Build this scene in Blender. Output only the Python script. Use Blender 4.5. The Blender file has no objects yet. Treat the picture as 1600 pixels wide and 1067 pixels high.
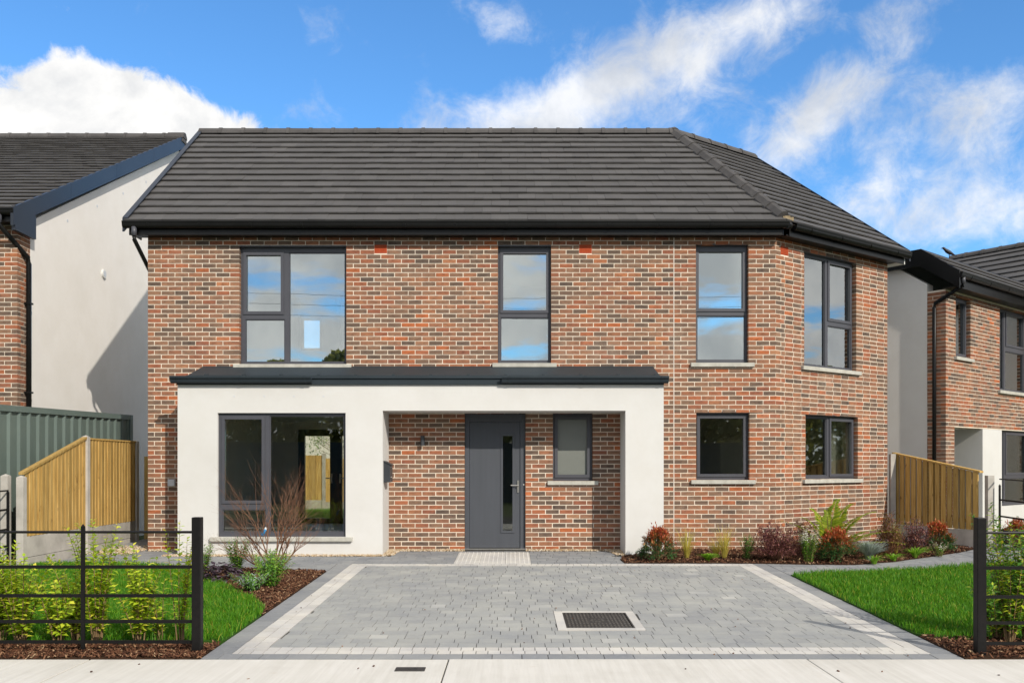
import bpy, math, random
import numpy as np
from mathutils import Vector, Matrix
rnd = random.Random(7)
R = math.radians
SC = bpy.context.scene
COL = SC.collection

# ------------------------------------------------------------------ camera
F, CX, HY, D, ZC = 1420.0, 801.0, 728.0, 14.9, 1.375     # photo pixels: focal, vanishing point, wall distance, eye height
SL = 0.02535                                             # the drive falls gently towards the street
cam_d = bpy.data.cameras.new("camera")
cam = bpy.data.objects.new("camera", cam_d); COL.objects.link(cam)
cam.location = (0, -D, ZC); cam.rotation_euler = (R(90), 0, 0)
cam_d.sensor_width = 36; cam_d.lens = 36 * F / 1600
cam_d.shift_y = (HY - 533.5) / 1600; cam_d.shift_x = -(CX - 800) / 1600
cam_d.clip_end = 2000; cam_d.clip_start = 0.05
SC.camera = cam
SC.view_settings.view_transform = 'Standard'; SC.view_settings.look = 'None'
SC.view_settings.gamma = 1; SC.view_settings.use_curve_mapping = False
SC.view_settings.exposure = 0.50
SC.cycles.max_bounces = 10; SC.cycles.diffuse_bounces = 8; SC.cycles.glossy_bounces = 4; SC.cycles.transparent_max_bounces = 16

# ------------------------------------------------------------------ sun and sky
SUN = Vector((0.66, -1.0, 0.76)).normalized()
sun_d = bpy.data.lights.new("sun", 'SUN'); sun_d.energy = 3.05; sun_d.angle = R(0.6); sun_d.color = (1, 0.925, 0.81)
sun = bpy.data.objects.new("sun", sun_d); COL.objects.link(sun)
sun.rotation_euler = (-SUN).to_track_quat('-Z', 'Y').to_euler(); sun.location = (20, -30, 25)
W = bpy.data.worlds.new("World"); SC.world = W; W.use_nodes = True
nt = W.node_tree; nt.nodes.clear()
def N(t, **k):
    n = nt.nodes.new(t)
    for a, b in k.items(): setattr(n, a, b)
    return n
def L(a, b): nt.links.new(a, b)
def val(x): return x
def mth(op, a, b=None, c=None, clamp=False):
    n = N('ShaderNodeMath', operation=op, use_clamp=clamp)
    for i, x in enumerate((a, b, c)):
        if x is None: continue
        if isinstance(x, (int, float)): n.inputs[i].default_value = x
        else: L(x, n.inputs[i])
    return n.outputs[0]
def vmth(op, a, b=None):
    n = N('ShaderNodeVectorMath', operation=op)
    for i, x in enumerate((a, b)):
        if x is None: continue
        if isinstance(x, (tuple, Vector)): n.inputs[i].default_value = tuple(x)
        else: L(x, n.inputs[i])
    return n.outputs['Value'] if op in ('LENGTH', 'DOT_PRODUCT') else n.outputs[0]
def noise(vec, scale, detail=6, rough=0.55, dist=0):
    n = N('ShaderNodeTexNoise'); L(vec, n.inputs['Vector'])
    n.inputs['Scale'].default_value = scale; n.inputs['Detail'].default_value = detail
    n.inputs['Roughness'].default_value = rough; n.inputs['Distortion'].default_value = dist
    return n.outputs['Fac']
sky = N('ShaderNodeTexSky', sky_type='NISHITA', sun_disc=False)
sky.sun_elevation = math.asin(SUN.z); sky.sun_rotation = math.atan2(SUN.x, SUN.y)
sky.air_density = 1.0; sky.dust_density = 0.35; sky.ozone_density = 1.6
tc = N('ShaderNodeTexCoord'); DIR = tc.outputs['Generated']
sep = N('ShaderNodeSeparateXYZ'); L(DIR, sep.inputs[0])
den = mth('ADD', mth('MAXIMUM', sep.outputs[2], 0.0), 0.16)
cmb = N('ShaderNodeCombineXYZ')
L(mth('DIVIDE', sep.outputs[0], den), cmb.inputs[0]); L(mth('DIVIDE', sep.outputs[1], den), cmb.inputs[1])
PL = cmb.outputs[0]
n1 = noise(PL, 2.1, 10, 0.56, 0.3)
rot = N('ShaderNodeMapping'); L(DIR, rot.inputs['Vector'])
rot.inputs['Rotation'].default_value = (0, R(33), 0); rot.inputs['Scale'].default_value = (1, 1, 1)
strc = N('ShaderNodeMapping'); L(rot.outputs[0], strc.inputs['Vector']); strc.inputs['Scale'].default_value = (3.6, 4, 6.0)
n2 = noise(strc.outputs[0], 2.1, 10, 0.6, 0.35)
n3 = noise(DIR, 9.0, 9, 0.6, 0.15)
def pdir(x, y): return Vector(((x - CX) / F, 1, (HY - y) / F))
def blob(x, y, rx, ry, amt, ang=0.0):
    c = pdir(x, y).normalized()
    m = N('ShaderNodeMapping', vector_type='TEXTURE'); L(DIR, m.inputs['Vector'])
    m.inputs['Location'].default_value = c
    m.inputs['Rotation'].default_value = (0, R(-ang), 0)
    m.inputs['Scale'].default_value = (rx / F, 0.45, ry / F)
    ln = vmth('LENGTH', m.outputs[0])
    g = mth('SUBTRACT', 1.0, ln, clamp=True)
    g = mth('MULTIPLY', mth('MULTIPLY', g, g), mth('SUBTRACT', 3.0, mth('MULTIPLY', g, 2.0)))
    return mth('MULTIPLY', g, amt)
def total(l):
    s = l[0]
    for x in l[1:]: s = mth('ADD', s, x)
    return s
cum = total([blob(40, 200, 330, 150, 1.0), blob(290, 225, 265, 105, 0.95), blob(60, 5, 130, 40, 0.32), blob(150, 130, 130, 70, 0.45)])
cir = total([blob(760, 215, 300, 90, .75, 14), blob(900, 165, 270, 110, .7, 22), blob(1010, 90, 210, 90, .7, 25), blob(1120, 120, 200, 110, .7, 30),
             blob(1190, 45, 150, 75, .7, 25), blob(770, 15, 110, 55, .62, -30), blob(1330, 140, 210, 95, .85, 38), blob(1220, 215, 170, 70, .8, 30), blob(1560, 150, 150, 85, .85),
             blob(1400, 250, 260, 120, .58, 15), blob(1430, 330, 280, 110, .45, 15), blob(1540, 345, 170, 60, .62), blob(500, 175, 150, 60, .35), blob(668, 180, 110, 60, .5, 50)])
front = mth('MULTIPLY', mth('SUBTRACT', sep.outputs[1], 0.45), 3.6, clamp=True)       # 0 behind the street, 1 over the house
def smooth(x, lo, hi):
    n = N('ShaderNodeMapRange', interpolation_type='SMOOTHSTEP'); L(x, n.inputs[0])
    n.inputs[1].default_value = lo; n.inputs[2].default_value = hi; n.inputs[3].default_value = 0; n.inputs[4].default_value = 1
    return n.outputs[0]
n4 = noise(DIR, 20.0, 12, 0.66, 0.45)
d_cum = smooth(mth('ADD', mth('MULTIPLY', cum, 0.82), mth('MULTIPLY', mth('SUBTRACT', mth('ADD', mth('MULTIPLY', n3, .5), mth('MULTIPLY', n4, .5)), .5), 2.0)), 0.32, 0.60)
nm = mth('ADD', mth('ADD', mth('MULTIPLY', n2, .30), mth('MULTIPLY', n3, .30)), mth('MULTIPLY', n4, .40))
d_cir = mth('MULTIPLY', smooth(mth('ADD', mth('MULTIPLY', cir, 0.70), mth('MULTIPLY', mth('SUBTRACT', nm, .5), 3.3)), 0.14, 1.02), 0.88)
d_gen = mth('MULTIPLY', smooth(n1, 0.32, 0.50), mth('SUBTRACT', 1.0, front))
cl = mth('MAXIMUM', mth('MAXIMUM', d_cum, d_cir), d_gen)
shade = smooth(noise(DIR, 7.0, 8, .6, .2), 0.34, 0.62)
ccol = N('ShaderNodeMix', data_type='RGBA'); L(shade, ccol.inputs[0])
ccol.inputs[6].default_value = (3.3, 3.4, 3.55, 1); ccol.inputs[7].default_value = (5.1, 5.05, 4.95, 1)
tint = N('ShaderNodeMix', data_type='RGBA', blend_type='MULTIPLY'); tint.inputs[0].default_value = 1; L(sky.outputs[0], tint.inputs[6]); tint.inputs[7].default_value = (.42, .74, 1.0, 1)
mixc = N('ShaderNodeMix', data_type='RGBA'); L(cl, mixc.inputs[0]); L(tint.outputs[2], mixc.inputs[6]); L(ccol.outputs[2], mixc.inputs[7])
bg = N('ShaderNodeBackground'); L(mixc.outputs[2], bg.inputs[0]); bg.inputs[1].default_value = 0.15
out = N('ShaderNodeOutputWorld'); L(bg.outputs[0], out.inputs[0])

# ------------------------------------------------------------------ photo pixel -> place
def G(x, y, dz=0.0):                      # on the sloping ground
    d = F * (ZC + SL * D) / (y - (HY - F * SL))
    return Vector(((x - CX) * d / F, d - D, SL * (d - D) + dz))
def P(x, y, Y):                           # on a plane parallel to the front wall
    d = D + Y
    return Vector(((x - CX) * d / F, Y, ZC + (HY - y) * d / F))
def gz(Y): return SL * Y if Y < 0 else -0.0

# ------------------------------------------------------------------ materials
def ramp(nt, fac, cols, interp='LINEAR'):
    r = nt.nodes.new('ShaderNodeValToRGB'); e = r.color_ramp.elements; r.color_ramp.interpolation = interp
    while len(e) > 1: e.remove(e[-1])
    for i, (p, c) in enumerate(cols):
        x = e[0] if i == 0 else e.new(p)
        x.position = p; x.color = (*c, 1)
    nt.links.new(fac, r.inputs[0]); return r.outputs[0]
class M:
    def __init__(s, name):
        s.m = bpy.data.materials.new(name); s.m.use_nodes = True; s.nt = s.m.node_tree
        s.b = s.nt.nodes['Principled BSDF']; s.out = s.nt.nodes['Material Output']
        g = s.nt.nodes.new('ShaderNodeNewGeometry'); s.g = g; s.pos = g.outputs['Position']
    def n(s, t): return s.nt.nodes.new(t)
    def l(s, a, b): s.nt.links.new(a, b)
    def rand(s):
        o = s.n('ShaderNodeObjectInfo'); a = s.n('ShaderNodeMath'); a.operation = 'ADD'
        s.l(o.outputs['Random'], a.inputs[0]); s.l(s.g.outputs['Random Per Island'], a.inputs[1])
        f = s.n('ShaderNodeMath'); f.operation = 'FRACT'; s.l(a.outputs[0], f.inputs[0]); return f.outputs[0]
    def noise(s, scale, detail=5, rough=.6, sc=(1, 1, 1), dist=0):
        mp = s.n('ShaderNodeMapping'); s.l(s.pos, mp.inputs['Vector']); mp.inputs['Scale'].default_value = sc
        t = s.n('ShaderNodeTexNoise'); s.l(mp.outputs[0], t.inputs['Vector']); t.inputs['Scale'].default_value = scale
        t.inputs['Detail'].default_value = detail; t.inputs['Roughness'].default_value = rough; t.inputs['Distortion'].default_value = dist
        return t.outputs['Fac']
    def mix(s, fac, a, b, mode='MIX'):
        x = s.n('ShaderNodeMix'); x.data_type = 'RGBA'; x.blend_type = mode
        for i, v in ((0, fac), (6, a), (7, b)):
            if isinstance(v, (int, float)): x.inputs[i].default_value = v
            elif isinstance(v, tuple): x.inputs[i].default_value = (*v, 1)
            else: s.l(v, x.inputs[i])
        return x.outputs[2]
    def mth(s, op, a, b):
        x = s.n('ShaderNodeMath'); x.operation = op
        for i, v in ((0, a), (1, b)):
            if isinstance(v, (int, float)): x.inputs[i].default_value = v
            else: s.l(v, x.inputs[i])
        return x.outputs[0]
    def bump(s, h, strength=.3, dist=.004):
        b = s.n('ShaderNodeBump'); b.inputs['Strength'].default_value = strength; b.inputs['Distance'].default_value = dist
        s.l(h, b.inputs['Height']); s.l(b.outputs[0], s.b.inputs['Normal'])
    def fin(s, col, rough=.8, spec=.3, metal=0.0):
        if isinstance(col, tuple): s.b.inputs['Base Color'].default_value = (*col, 1)
        else: s.l(col, s.b.inputs['Base Color'])
        if isinstance(rough, (int, float)): s.b.inputs['Roughness'].default_value = rough
        else: s.l(rough, s.b.inputs['Roughness'])
        s.b.inputs['Specular IOR Level'].default_value = spec; s.b.inputs['Metallic'].default_value = metal
        return s.m
def simple(name, a, b, scale=6, rough=.7, bump=.15, bs=80, spec=.3, island=0.0, sc=(1, 1, 1), metal=0, bd=.003):
    m = M(name); f = m.noise(scale, sc=sc)
    c = ramp(m.nt, f, [(.3, a), (.7, b)])
    if island:
        k = ramp(m.nt, m.rand(), [(0, (1 - island,) * 3), (1, (1 + island,) * 3)])
        c = m.mix(1.0, c, k, 'MULTIPLY')
    if bump: m.bump(m.noise(bs, 4), bump, bd)
    return m.fin(c, rough, spec, metal)

def brick_mat():
    m = M("brick_multi"); r = m.rand()
    base = ramp(m.nt, r, [(0, (.118, .088, .070)), (.10, (.150, .105, .080)), (.24, (.200, .128, .090)), (.38, (.250, .146, .096)), (.52, (.288, .158, .100)),
                          (.64, (.275, .130, .080)), (.77, (.320, .150, .084)), (.86, (.260, .105, .066)), (.94, (.345, .132, .070)), (.98, (.41, .130, .052)), (1, (.35, .20, .12))])
    f = m.noise(9, 6, .65, (1, 1, 2.6), .3)
    k = ramp(m.nt, f, [(.28, (.50, .50, .53)), (.46, (.88, .89, .90)), (.70, (1.20, 1.15, 1.08))])
    c = m.mix(1.0, base, k, 'MULTIPLY')
    f2 = m.noise(38, 4, .7)
    c = m.mix(m.mth('MULTIPLY', ramp(m.nt, f2, [(.58, (0, 0, 0)), (.72, (1, 1, 1))]), .45), c, (.085, .065, .055))
    f3 = m.noise(1.1, 3, .5)
    c = m.mix(1.0, c, ramp(m.nt, f3, [(.35, (.86, .88, .92)), (.65, (1.10, 1.04, .98))]), 'MULTIPLY')
    bl = m.noise(.8, 6, .7); c = m.mix(m.mth('MULTIPLY', ramp(m.nt, bl, [(.56, (0, 0, 0)), (.72, (1, 1, 1))]), .20), c, (.55, .47, .39))
    m.bump(m.noise(140, 5, .7), .55, .004)
    return m.fin(c, .88, .2)
MAT = {}
MAT['brick'] = brick_mat()
MAT['mortar'] = simple("mortar_cream", (.66, .57, .46), (.78, .69, .58), 5, .95, .4, 160, .1)
def render_mat(name, a, b):
    m = M(name); f = m.noise(.9, 5, .6); c = ramp(m.nt, f, [(.3, a), (.7, b)])
    g = m.noise(2.2, 6, .7); c = m.mix(1.0, c, ramp(m.nt, g, [(.38, (.965, .96, .95)), (.62, (1, 1, 1))]), 'MULTIPLY')
    m.bump(m.noise(260, 3, .7), .35, .003); return m.fin(c, .92, .15)
MAT['render'] = render_mat("white_render", (.585, .58, .565), (.62, .615, .60))
MAT['render_pink'] = render_mat("offwhite_render", (.72, .695, .665), (.77, .745, .72))
MAT['render_bounce'] = render_mat('bounce_lit_render', (.78, .735, .69), (.82, .78, .735))  # paler, warmer colour stands in for bounce light on the shaded side wall
def tile_mat():
    m = M("roof_tile_grey"); r = m.rand()
    c = ramp(m.nt, r, [(0, (.073, .070, .069)), (.5, (.078, .075, .074)), (.9, (.082, .079, .078)), (1, (.090, .086, .085))])
    f = m.noise(3, 6, .65); c = m.mix(1.0, c, ramp(m.nt, f, [(.35, (.94, .94, .95)), (.68, (1.06, 1.05, 1.04))]), 'MULTIPLY')
    g = m.noise(2.0, 7, .75, (.35, 3, 3)); c = m.mix(m.mth('MULTIPLY', ramp(m.nt, g, [(.66, (0, 0, 0)), (.76, (1, 1, 1))]), .45), c, (.24, .22, .20))
    m.bump(m.noise(190, 4, .7), .4, .003); return m.fin(c, .72, .35)
MAT['tile'] = tile_mat()
MAT['ridge'] = simple("ridge_tile_grey", (.055, .052, .052), (.085, .08, .078), 4, .75, .3, 160, .3, .12)
MAT['underlay'] = simple("roof_underlay", (.018, .014, .012), (.03, .024, .02), 4, .9, 0)
MAT['pvc'] = simple("black_pvc", (.005, .005, .005), (.008, .008, .008), 2, .32, .04, 9, .25)
MAT['verge'] = simple("blue_black_verge", (.012, .016, .025), (.018, .024, .036), 2, .36, .04, 9, .5)
MAT['frame'] = simple("anthracite_frame", (.060, .062, .074), (.070, .072, .086), 2, .42, .05, 120, .4)
MAT['door'] = simple("anthracite_door", (.056, .062, .074), (.066, .072, .086), 2, .5, .25, 220, .4, sc=(6, 6, .4))
MAT['steel_roof'] = simple("anthracite_steel", (.020, .029, .036), (.026, .036, .045), 2, .55, .05, 40, .25)
MAT['sill'] = simple("concrete_sill", (.36, .35, .31), (.50, .49, .44), 9, .9, .3, 140, .15)
MAT['concrete'] = simple("precast_concrete", (.34, .32, .29), (.50, .47, .43), 3.5, .93, .35, 110, .15, .06)
MAT['airbrick'] = simple("terracotta", (.36, .060, .022), (.44, .085, .032), 12, .85, .2, 120, .2)
MAT['sealant'] = simple("mastic", (.62, .56, .50), (.72, .66, .60), 8, .8, .1, 90, .2)
MAT['chrome'] = simple("brushed_steel", (.42, .40, .37), (.52, .50, .46), 20, .3, 0, 20, .5, metal=.9)
MAT['mailbox'] = simple("charcoal_box", (.030, .034, .040), (.040, .045, .052), 4, .45, .05, 60, .4)
MAT['railing'] = simple("black_paint", (.006, .006, .006), (.010, .009, .009), 30, .45, .1, 90, .18)
MAT['green_steel'] = simple("grey_green_steel", (.105, .140, .126), (.125, .162, .146), 2, .5, .05, 30, .35, .03)
MAT['plastic_grey'] = simple("pale_grey_plastic", (.50, .52, .56), (.56, .58, .62), 4, .5, .05, 60, .3)
def wood(name, a, b, c3):
    m = M(name); r = m.rand()
    f = m.noise(4.0, 6, .6, (9, 9, .55), .6)
    c = ramp(m.nt, f, [(.28, a), (.5, b), (.72, c3)])
    k = ramp(m.nt, r, [(0, (.74, .74, .70)), (.5, (1, 1, 1)), (1, (1.16, 1.12, 1.02))]); c = m.mix(1.0, c, k, 'MULTIPLY')
    kn = m.noise(7, 2, .4, (2.2, 2.2, 1)); c = m.mix(ramp(m.nt, kn, [(.70, (0, 0, 0)), (.78, (.8, .8, .8))]), c, (.12, .055, .018))
    m.bump(m.noise(40, 4, .6, (6, 6, .4)), .35, .004); return m.fin(c, .82, .2)
MAT['wood'] = wood("treated_pine", (.32, .19, .055), (.46, .30, .10), (.58, .41, .165))
MAT['wood_shade_lift'] = wood('treated_pine_shade_lift', (.42, .26, .08), (.58, .39, .14), (.68, .50, .22))  # pine lightened in colour to offset the shade on the side gate
MAT['wood_b'] = wood("treated_pine_dull", (.24, .14, .045), (.33, .205, .072), (.42, .28, .11))
def paver_mat(name, stops, spot=(.42, .42, .41)):
    m = M(name); r = m.rand(); c = ramp(m.nt, r, stops)
    f = m.noise(2.2, 5, .6); c = m.mix(1.0, c, ramp(m.nt, f, [(.3, (.88, .89, .92)), (.7, (1.08, 1.07, 1.04))]), 'MULTIPLY')
    lg = m.noise(.55, 4, .6); c = m.mix(1.0, c, ramp(m.nt, lg, [(.35, (.90, .905, .92)), (.62, (1.03, 1.03, 1.02))]), 'MULTIPLY')
    g = m.noise(26, 5, .7); c = m.mix(m.mth('MULTIPLY', ramp(m.nt, g, [(.52, (0, 0, 0)), (.74, (1, 1, 1))]), .28), c, spot)
    m.bump(m.noise(220, 4, .75), .5, .003); return m.fin(c, .9, .2)
MAT['paver'] = paver_mat("paver_grey", [(0, (0.296, 0.299, 0.296)), (.35, (0.314, 0.318, 0.312)), (.8, (0.330, 0.333, 0.324)), (.95, (0.346, 0.348, 0.336)), (1, (0.400, 0.399, 0.384))])
MAT['paver_dark'] = paver_mat("paver_slate", [(0, (.225, .232, .242)), (.5, (.25, .256, .264)), (1, (.28, .284, .288))])
MAT['paver_light'] = paver_mat("paver_cream", [(0, (0.479, 0.458, 0.427)), (.5, (0.522, 0.502, 0.473)), (1, (0.557, 0.537, 0.504))], (0.539, 0.528, 0.513))
MAT['joint'] = simple("joint_sand", (.075, .072, .068), (.13, .125, .115), 20, .95, .3, 200, .1)
def conc_mat():
    m = M("brushed_concrete"); f = m.noise(1.3, 7, .62); c = ramp(m.nt, f, [(.28, (.52, .50, .46)), (.5, (.585, .565, .525)), (.72, (.625, .605, .57))])
    g = m.noise(3, 5, .6, (9, .35, 1)); c = m.mix(1.0, c, ramp(m.nt, g, [(.35, (.93, .925, .915)), (.65, (1.03, 1.03, 1.03))]), 'MULTIPLY')
    h = m.noise(24, 3, .7); c = m.mix(ramp(m.nt, h, [(.735, (0, 0, 0)), (.76, (.7, .7, .7))]), c, (.10, .09, .08))
    st = m.noise(2.7, 5, .7, (1, 2, 1)); c = m.mix(ramp(m.nt, st, [(.64, (0, 0, 0)), (.76, (.4, .4, .4))]), c, (.45, .36, .26))
    m.bump(m.noise(60, 4, .6, (6, .4, 1)), .35, .004); return m.fin(c, .92, .15)
MAT['footpath'] = conc_mat()
MAT['asphalt'] = simple("asphalt", (.042, .042, .043), (.060, .060, .060), 3, .92, .5, 240, .2)
MAT['soil'] = simple("dark_soil", (.028, .016, .010), (.055, .030, .018), 9, .95, .6, 60, .1)
MAT['turf_base'] = simple("turf_base", (.022, .058, .008), (.035, .085, .012), 3, .95, .4, 60, .1)
MAT['field'] = simple("rough_ground", (.05, .075, .025), (.085, .10, .045), .6, .95, .4, 12, .1)
def leafm(name, stops, tr=.30, rough=.5, spec=.35):
    m = M(name); r = m.rand(); c = ramp(m.nt, r, stops)
    m.fin(c, rough, spec)
    t = m.n('ShaderNodeBsdfTranslucent'); m.l(m.mix(1.0, c, (1.25, 1.25, .7), 'MULTIPLY'), t.inputs[0])
    x = m.n('ShaderNodeMixShader'); x.inputs[0].default_value = tr
    m.l(m.b.outputs[0], x.inputs[1]); m.l(t.outputs[0], x.inputs[2]); m.l(x.outputs[0], m.out.inputs[0]); return m.m
MAT['grass'] = leafm("grass_blade", [(0, (0.037, 0.140, 0.005)), (.4, (0.063, 0.206, 0.008)), (.8, (0.101, 0.272, 0.013)), (.95, (0.184, 0.330, 0.022)), (1, (0.443, 0.362, 0.062))], .3, .55, .25)
MAT['hedge'] = leafm("leaf_yellow_green", [(0, (0.179, 0.284, 0.014)), (.4, (0.334, 0.468, 0.024)), (.8, (0.526, 0.650, 0.046)), (1, (0.813, 0.731, 0.086))], .35, .42, .4)
MAT['laurel'] = leafm("leaf_laurel", [(0, (0.058, 0.163, 0.021)), (.5, (0.106, 0.250, 0.035)), (.9, (0.192, 0.346, 0.053)), (1, (0.384, 0.518, 0.106))], .28, .35, .45)
MAT['green'] = leafm("leaf_mid_green", [(0, (0.050, 0.150, 0.021)), (.5, (0.100, 0.250, 0.039)), (1, (0.200, 0.380, 0.079))], .28, .42, .4)
MAT['bright'] = leafm("leaf_bright_green", [(0, (0.105, 0.250, 0.013)), (.5, (0.194, 0.390, 0.026)), (1, (0.329, 0.515, 0.065))], .35)
MAT['dkgreen'] = leafm("leaf_dark_green", [(0, (0.024, 0.071, 0.024)), (.6, (0.052, 0.147, 0.044)), (1, (0.119, 0.238, 0.072))], .2, .35, .45)
MAT['red'] = leafm("leaf_red", [(0, (0.238, 0.039, 0.019)), (.5, (0.437, 0.079, 0.032)), (.8, (0.547, 0.157, 0.056)), (1, (0.401, 0.229, 0.065))], .3)
MAT['bronze'] = leafm("leaf_bronze", [(0, (0.109, 0.076, 0.023)), (.5, (0.182, 0.118, 0.034)), (1, (0.273, 0.109, 0.046))], .28)
MAT['purple'] = leafm("leaf_purple", [(0, (0.076, 0.023, 0.030)), (.5, (0.158, 0.053, 0.058)), (.85, (0.279, 0.110, 0.095)), (1, (0.508, 0.265, 0.186))], .22)
MAT['heuchera'] = leafm("leaf_heuchera", [(0, (0.031, 0.019, 0.031)), (.6, (0.069, 0.043, 0.062)), (1, (0.166, 0.127, 0.166))], .15, .4)
MAT['grey'] = leafm("leaf_silver", [(0, (0.182, 0.234, 0.208)), (.5, (0.273, 0.332, 0.305)), (1, (0.390, 0.442, 0.416))], .2, .7, .2)
MAT['straw'] = leafm("leaf_straw", [(0, (0.312, 0.296, 0.046)), (.5, (0.499, 0.437, 0.091)), (1, (0.655, 0.515, 0.156))], .35)
MAT['fern'] = leafm("leaf_fern", [(0, (0.128, 0.201, 0.012)), (.5, (0.244, 0.323, 0.022)), (1, (0.424, 0.445, 0.037))], .38)
MAT['flower_w'] = leafm("petal_white", [(0, (.55, .56, .50)), (1, (.72, .72, .68))], .3)
MAT['flower_p'] = leafm("petal_violet", [(0, (.22, .18, .52)), (1, (.36, .30, .68))], .3)
MAT['twig'] = simple("twig_bark", (.13, .065, .040), (.24, .13, .08), 20, .8, .2, 90, .2, .25)
MAT['stem'] = simple("stem_bark", (.14, .09, .045), (.24, .165, .085), 20, .85, .2, 90, .2, .2)
def mulch_mat():
    m = M("bark_chip"); c = ramp(m.nt, m.rand(), [(0, (.030, .013, .008)), (.45, (.085, .036, .020)), (.8, (.15, .070, .038)), (.95, (.26, .15, .085)), (1, (.40, .28, .17))])
    m.bump(m.noise(90, 4, .6), .4, .003); return m.fin(c, .9, .15)
MAT['mulch'] = mulch_mat()
def gravel_mat():
    m = M("pea_gravel"); c = ramp(m.nt, m.rand(), [(0, (.30, .20, .11)), (.4, (.46, .35, .22)), (.75, (.56, .46, .33)), (1, (.66, .60, .52))]); return m.fin(c, .85, .2)
MAT['gravel'] = gravel_mat()
MAT['iron'] = simple("cast_iron", (.022, .020, .019), (.045, .040, .037), 25, .6, .4, 120, .4)
MAT['iron_worn'] = simple('worn_iron', (.060, .055, .050), (.10, .092, .085), 25, .5, .4, 120, .4)
MAT['plaster'] = simple("interior_plaster", (.82, .81, .76), (.85, .84, .79), 2, .9, 0)
MAT['timber_floor'] = simple("interior_floor", (.50, .47, .43), (.56, .53, .48), 3, .5, 0, sc=(1, 8, 1))
MAT['white_gloss'] = simple("white_trim", (.62, .62, .60), (.68, .68, .66), 3, .5, 0)
MAT['crow'] = simple("black_feather", (.008, .008, .011), (.018, .018, .025), 30, .5, .2, 60, .4)
MAT['blue_tag'] = simple("blue_label", (.02, .28, .62), (.03, .33, .70), 6, .5, 0)
MAT['white_tag'] = simple("white_label", (.70, .72, .74), (.76, .78, .8), 6, .5, 0)
MAT['dark_blue'] = simple("navy_plastic", (.018, .022, .05), (.03, .035, .07), 6, .5, 0)
MAT['mortar_bed'] = simple("hip_mortar", (.20, .15, .085), (.36, .29, .19), 22, .95, .6, 70, .1)
def glass(name, tint, refl=.2, rough=0.0):
    m = M(name); m.nt.nodes.remove(m.b)
    fr = m.n('ShaderNodeFresnel'); fr.inputs['IOR'].default_value = 1.5
    f = m.mth('ADD', m.mth('MULTIPLY', fr.outputs[0], .85), refl - .034)
    t = m.n('ShaderNodeBsdfTransparent'); t.inputs[0].default_value = (*tint, 1)
    g = m.n('ShaderNodeBsdfGlossy'); g.inputs['Roughness'].default_value = rough; g.inputs[0].default_value = (.93, .97, .97, 1)
    w = m.noise(1.4, 2, .4); b = m.n('ShaderNodeBump'); b.inputs['Strength'].default_value = .02; b.inputs['Distance'].default_value = .02
    m.l(w, b.inputs['Height']); m.l(b.outputs[0], g.inputs['Normal'])
    x = m.n('ShaderNodeMixShader'); m.l(f, x.inputs[0]); m.l(t.outputs[0], x.inputs[1]); m.l(g.outputs[0], x.inputs[2]); m.l(x.outputs[0], m.out.inputs[0]); return m.m
MAT['glass'] = glass("window_glass", (.80, .84, .83), .37)
MAT['glass_low'] = glass("tinted_window_glass", (.93, .935, .89), .085)
def frosted():
    m = M("frosted_glass"); m.bump(m.noise(120, 4, .6), .4, .003)
    c = ramp(m.nt, m.noise(1.5, 3), [(.3, (.155, .165, .150)), (.7, (.18, .19, .172))]); return m.fin(c, .28, .5)
MAT['far_leaf'] = leafm('far_tree_leaf', [(0, (.16, .17, .07)), (1, (.30, .30, .14))], .5)
MAT['hoarding'] = simple('dark_hoarding', (.030, .042, .045), (.040, .054, .056), 2, .6, .05, 30, .3)
MAT['frosted'] = frosted()

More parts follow.
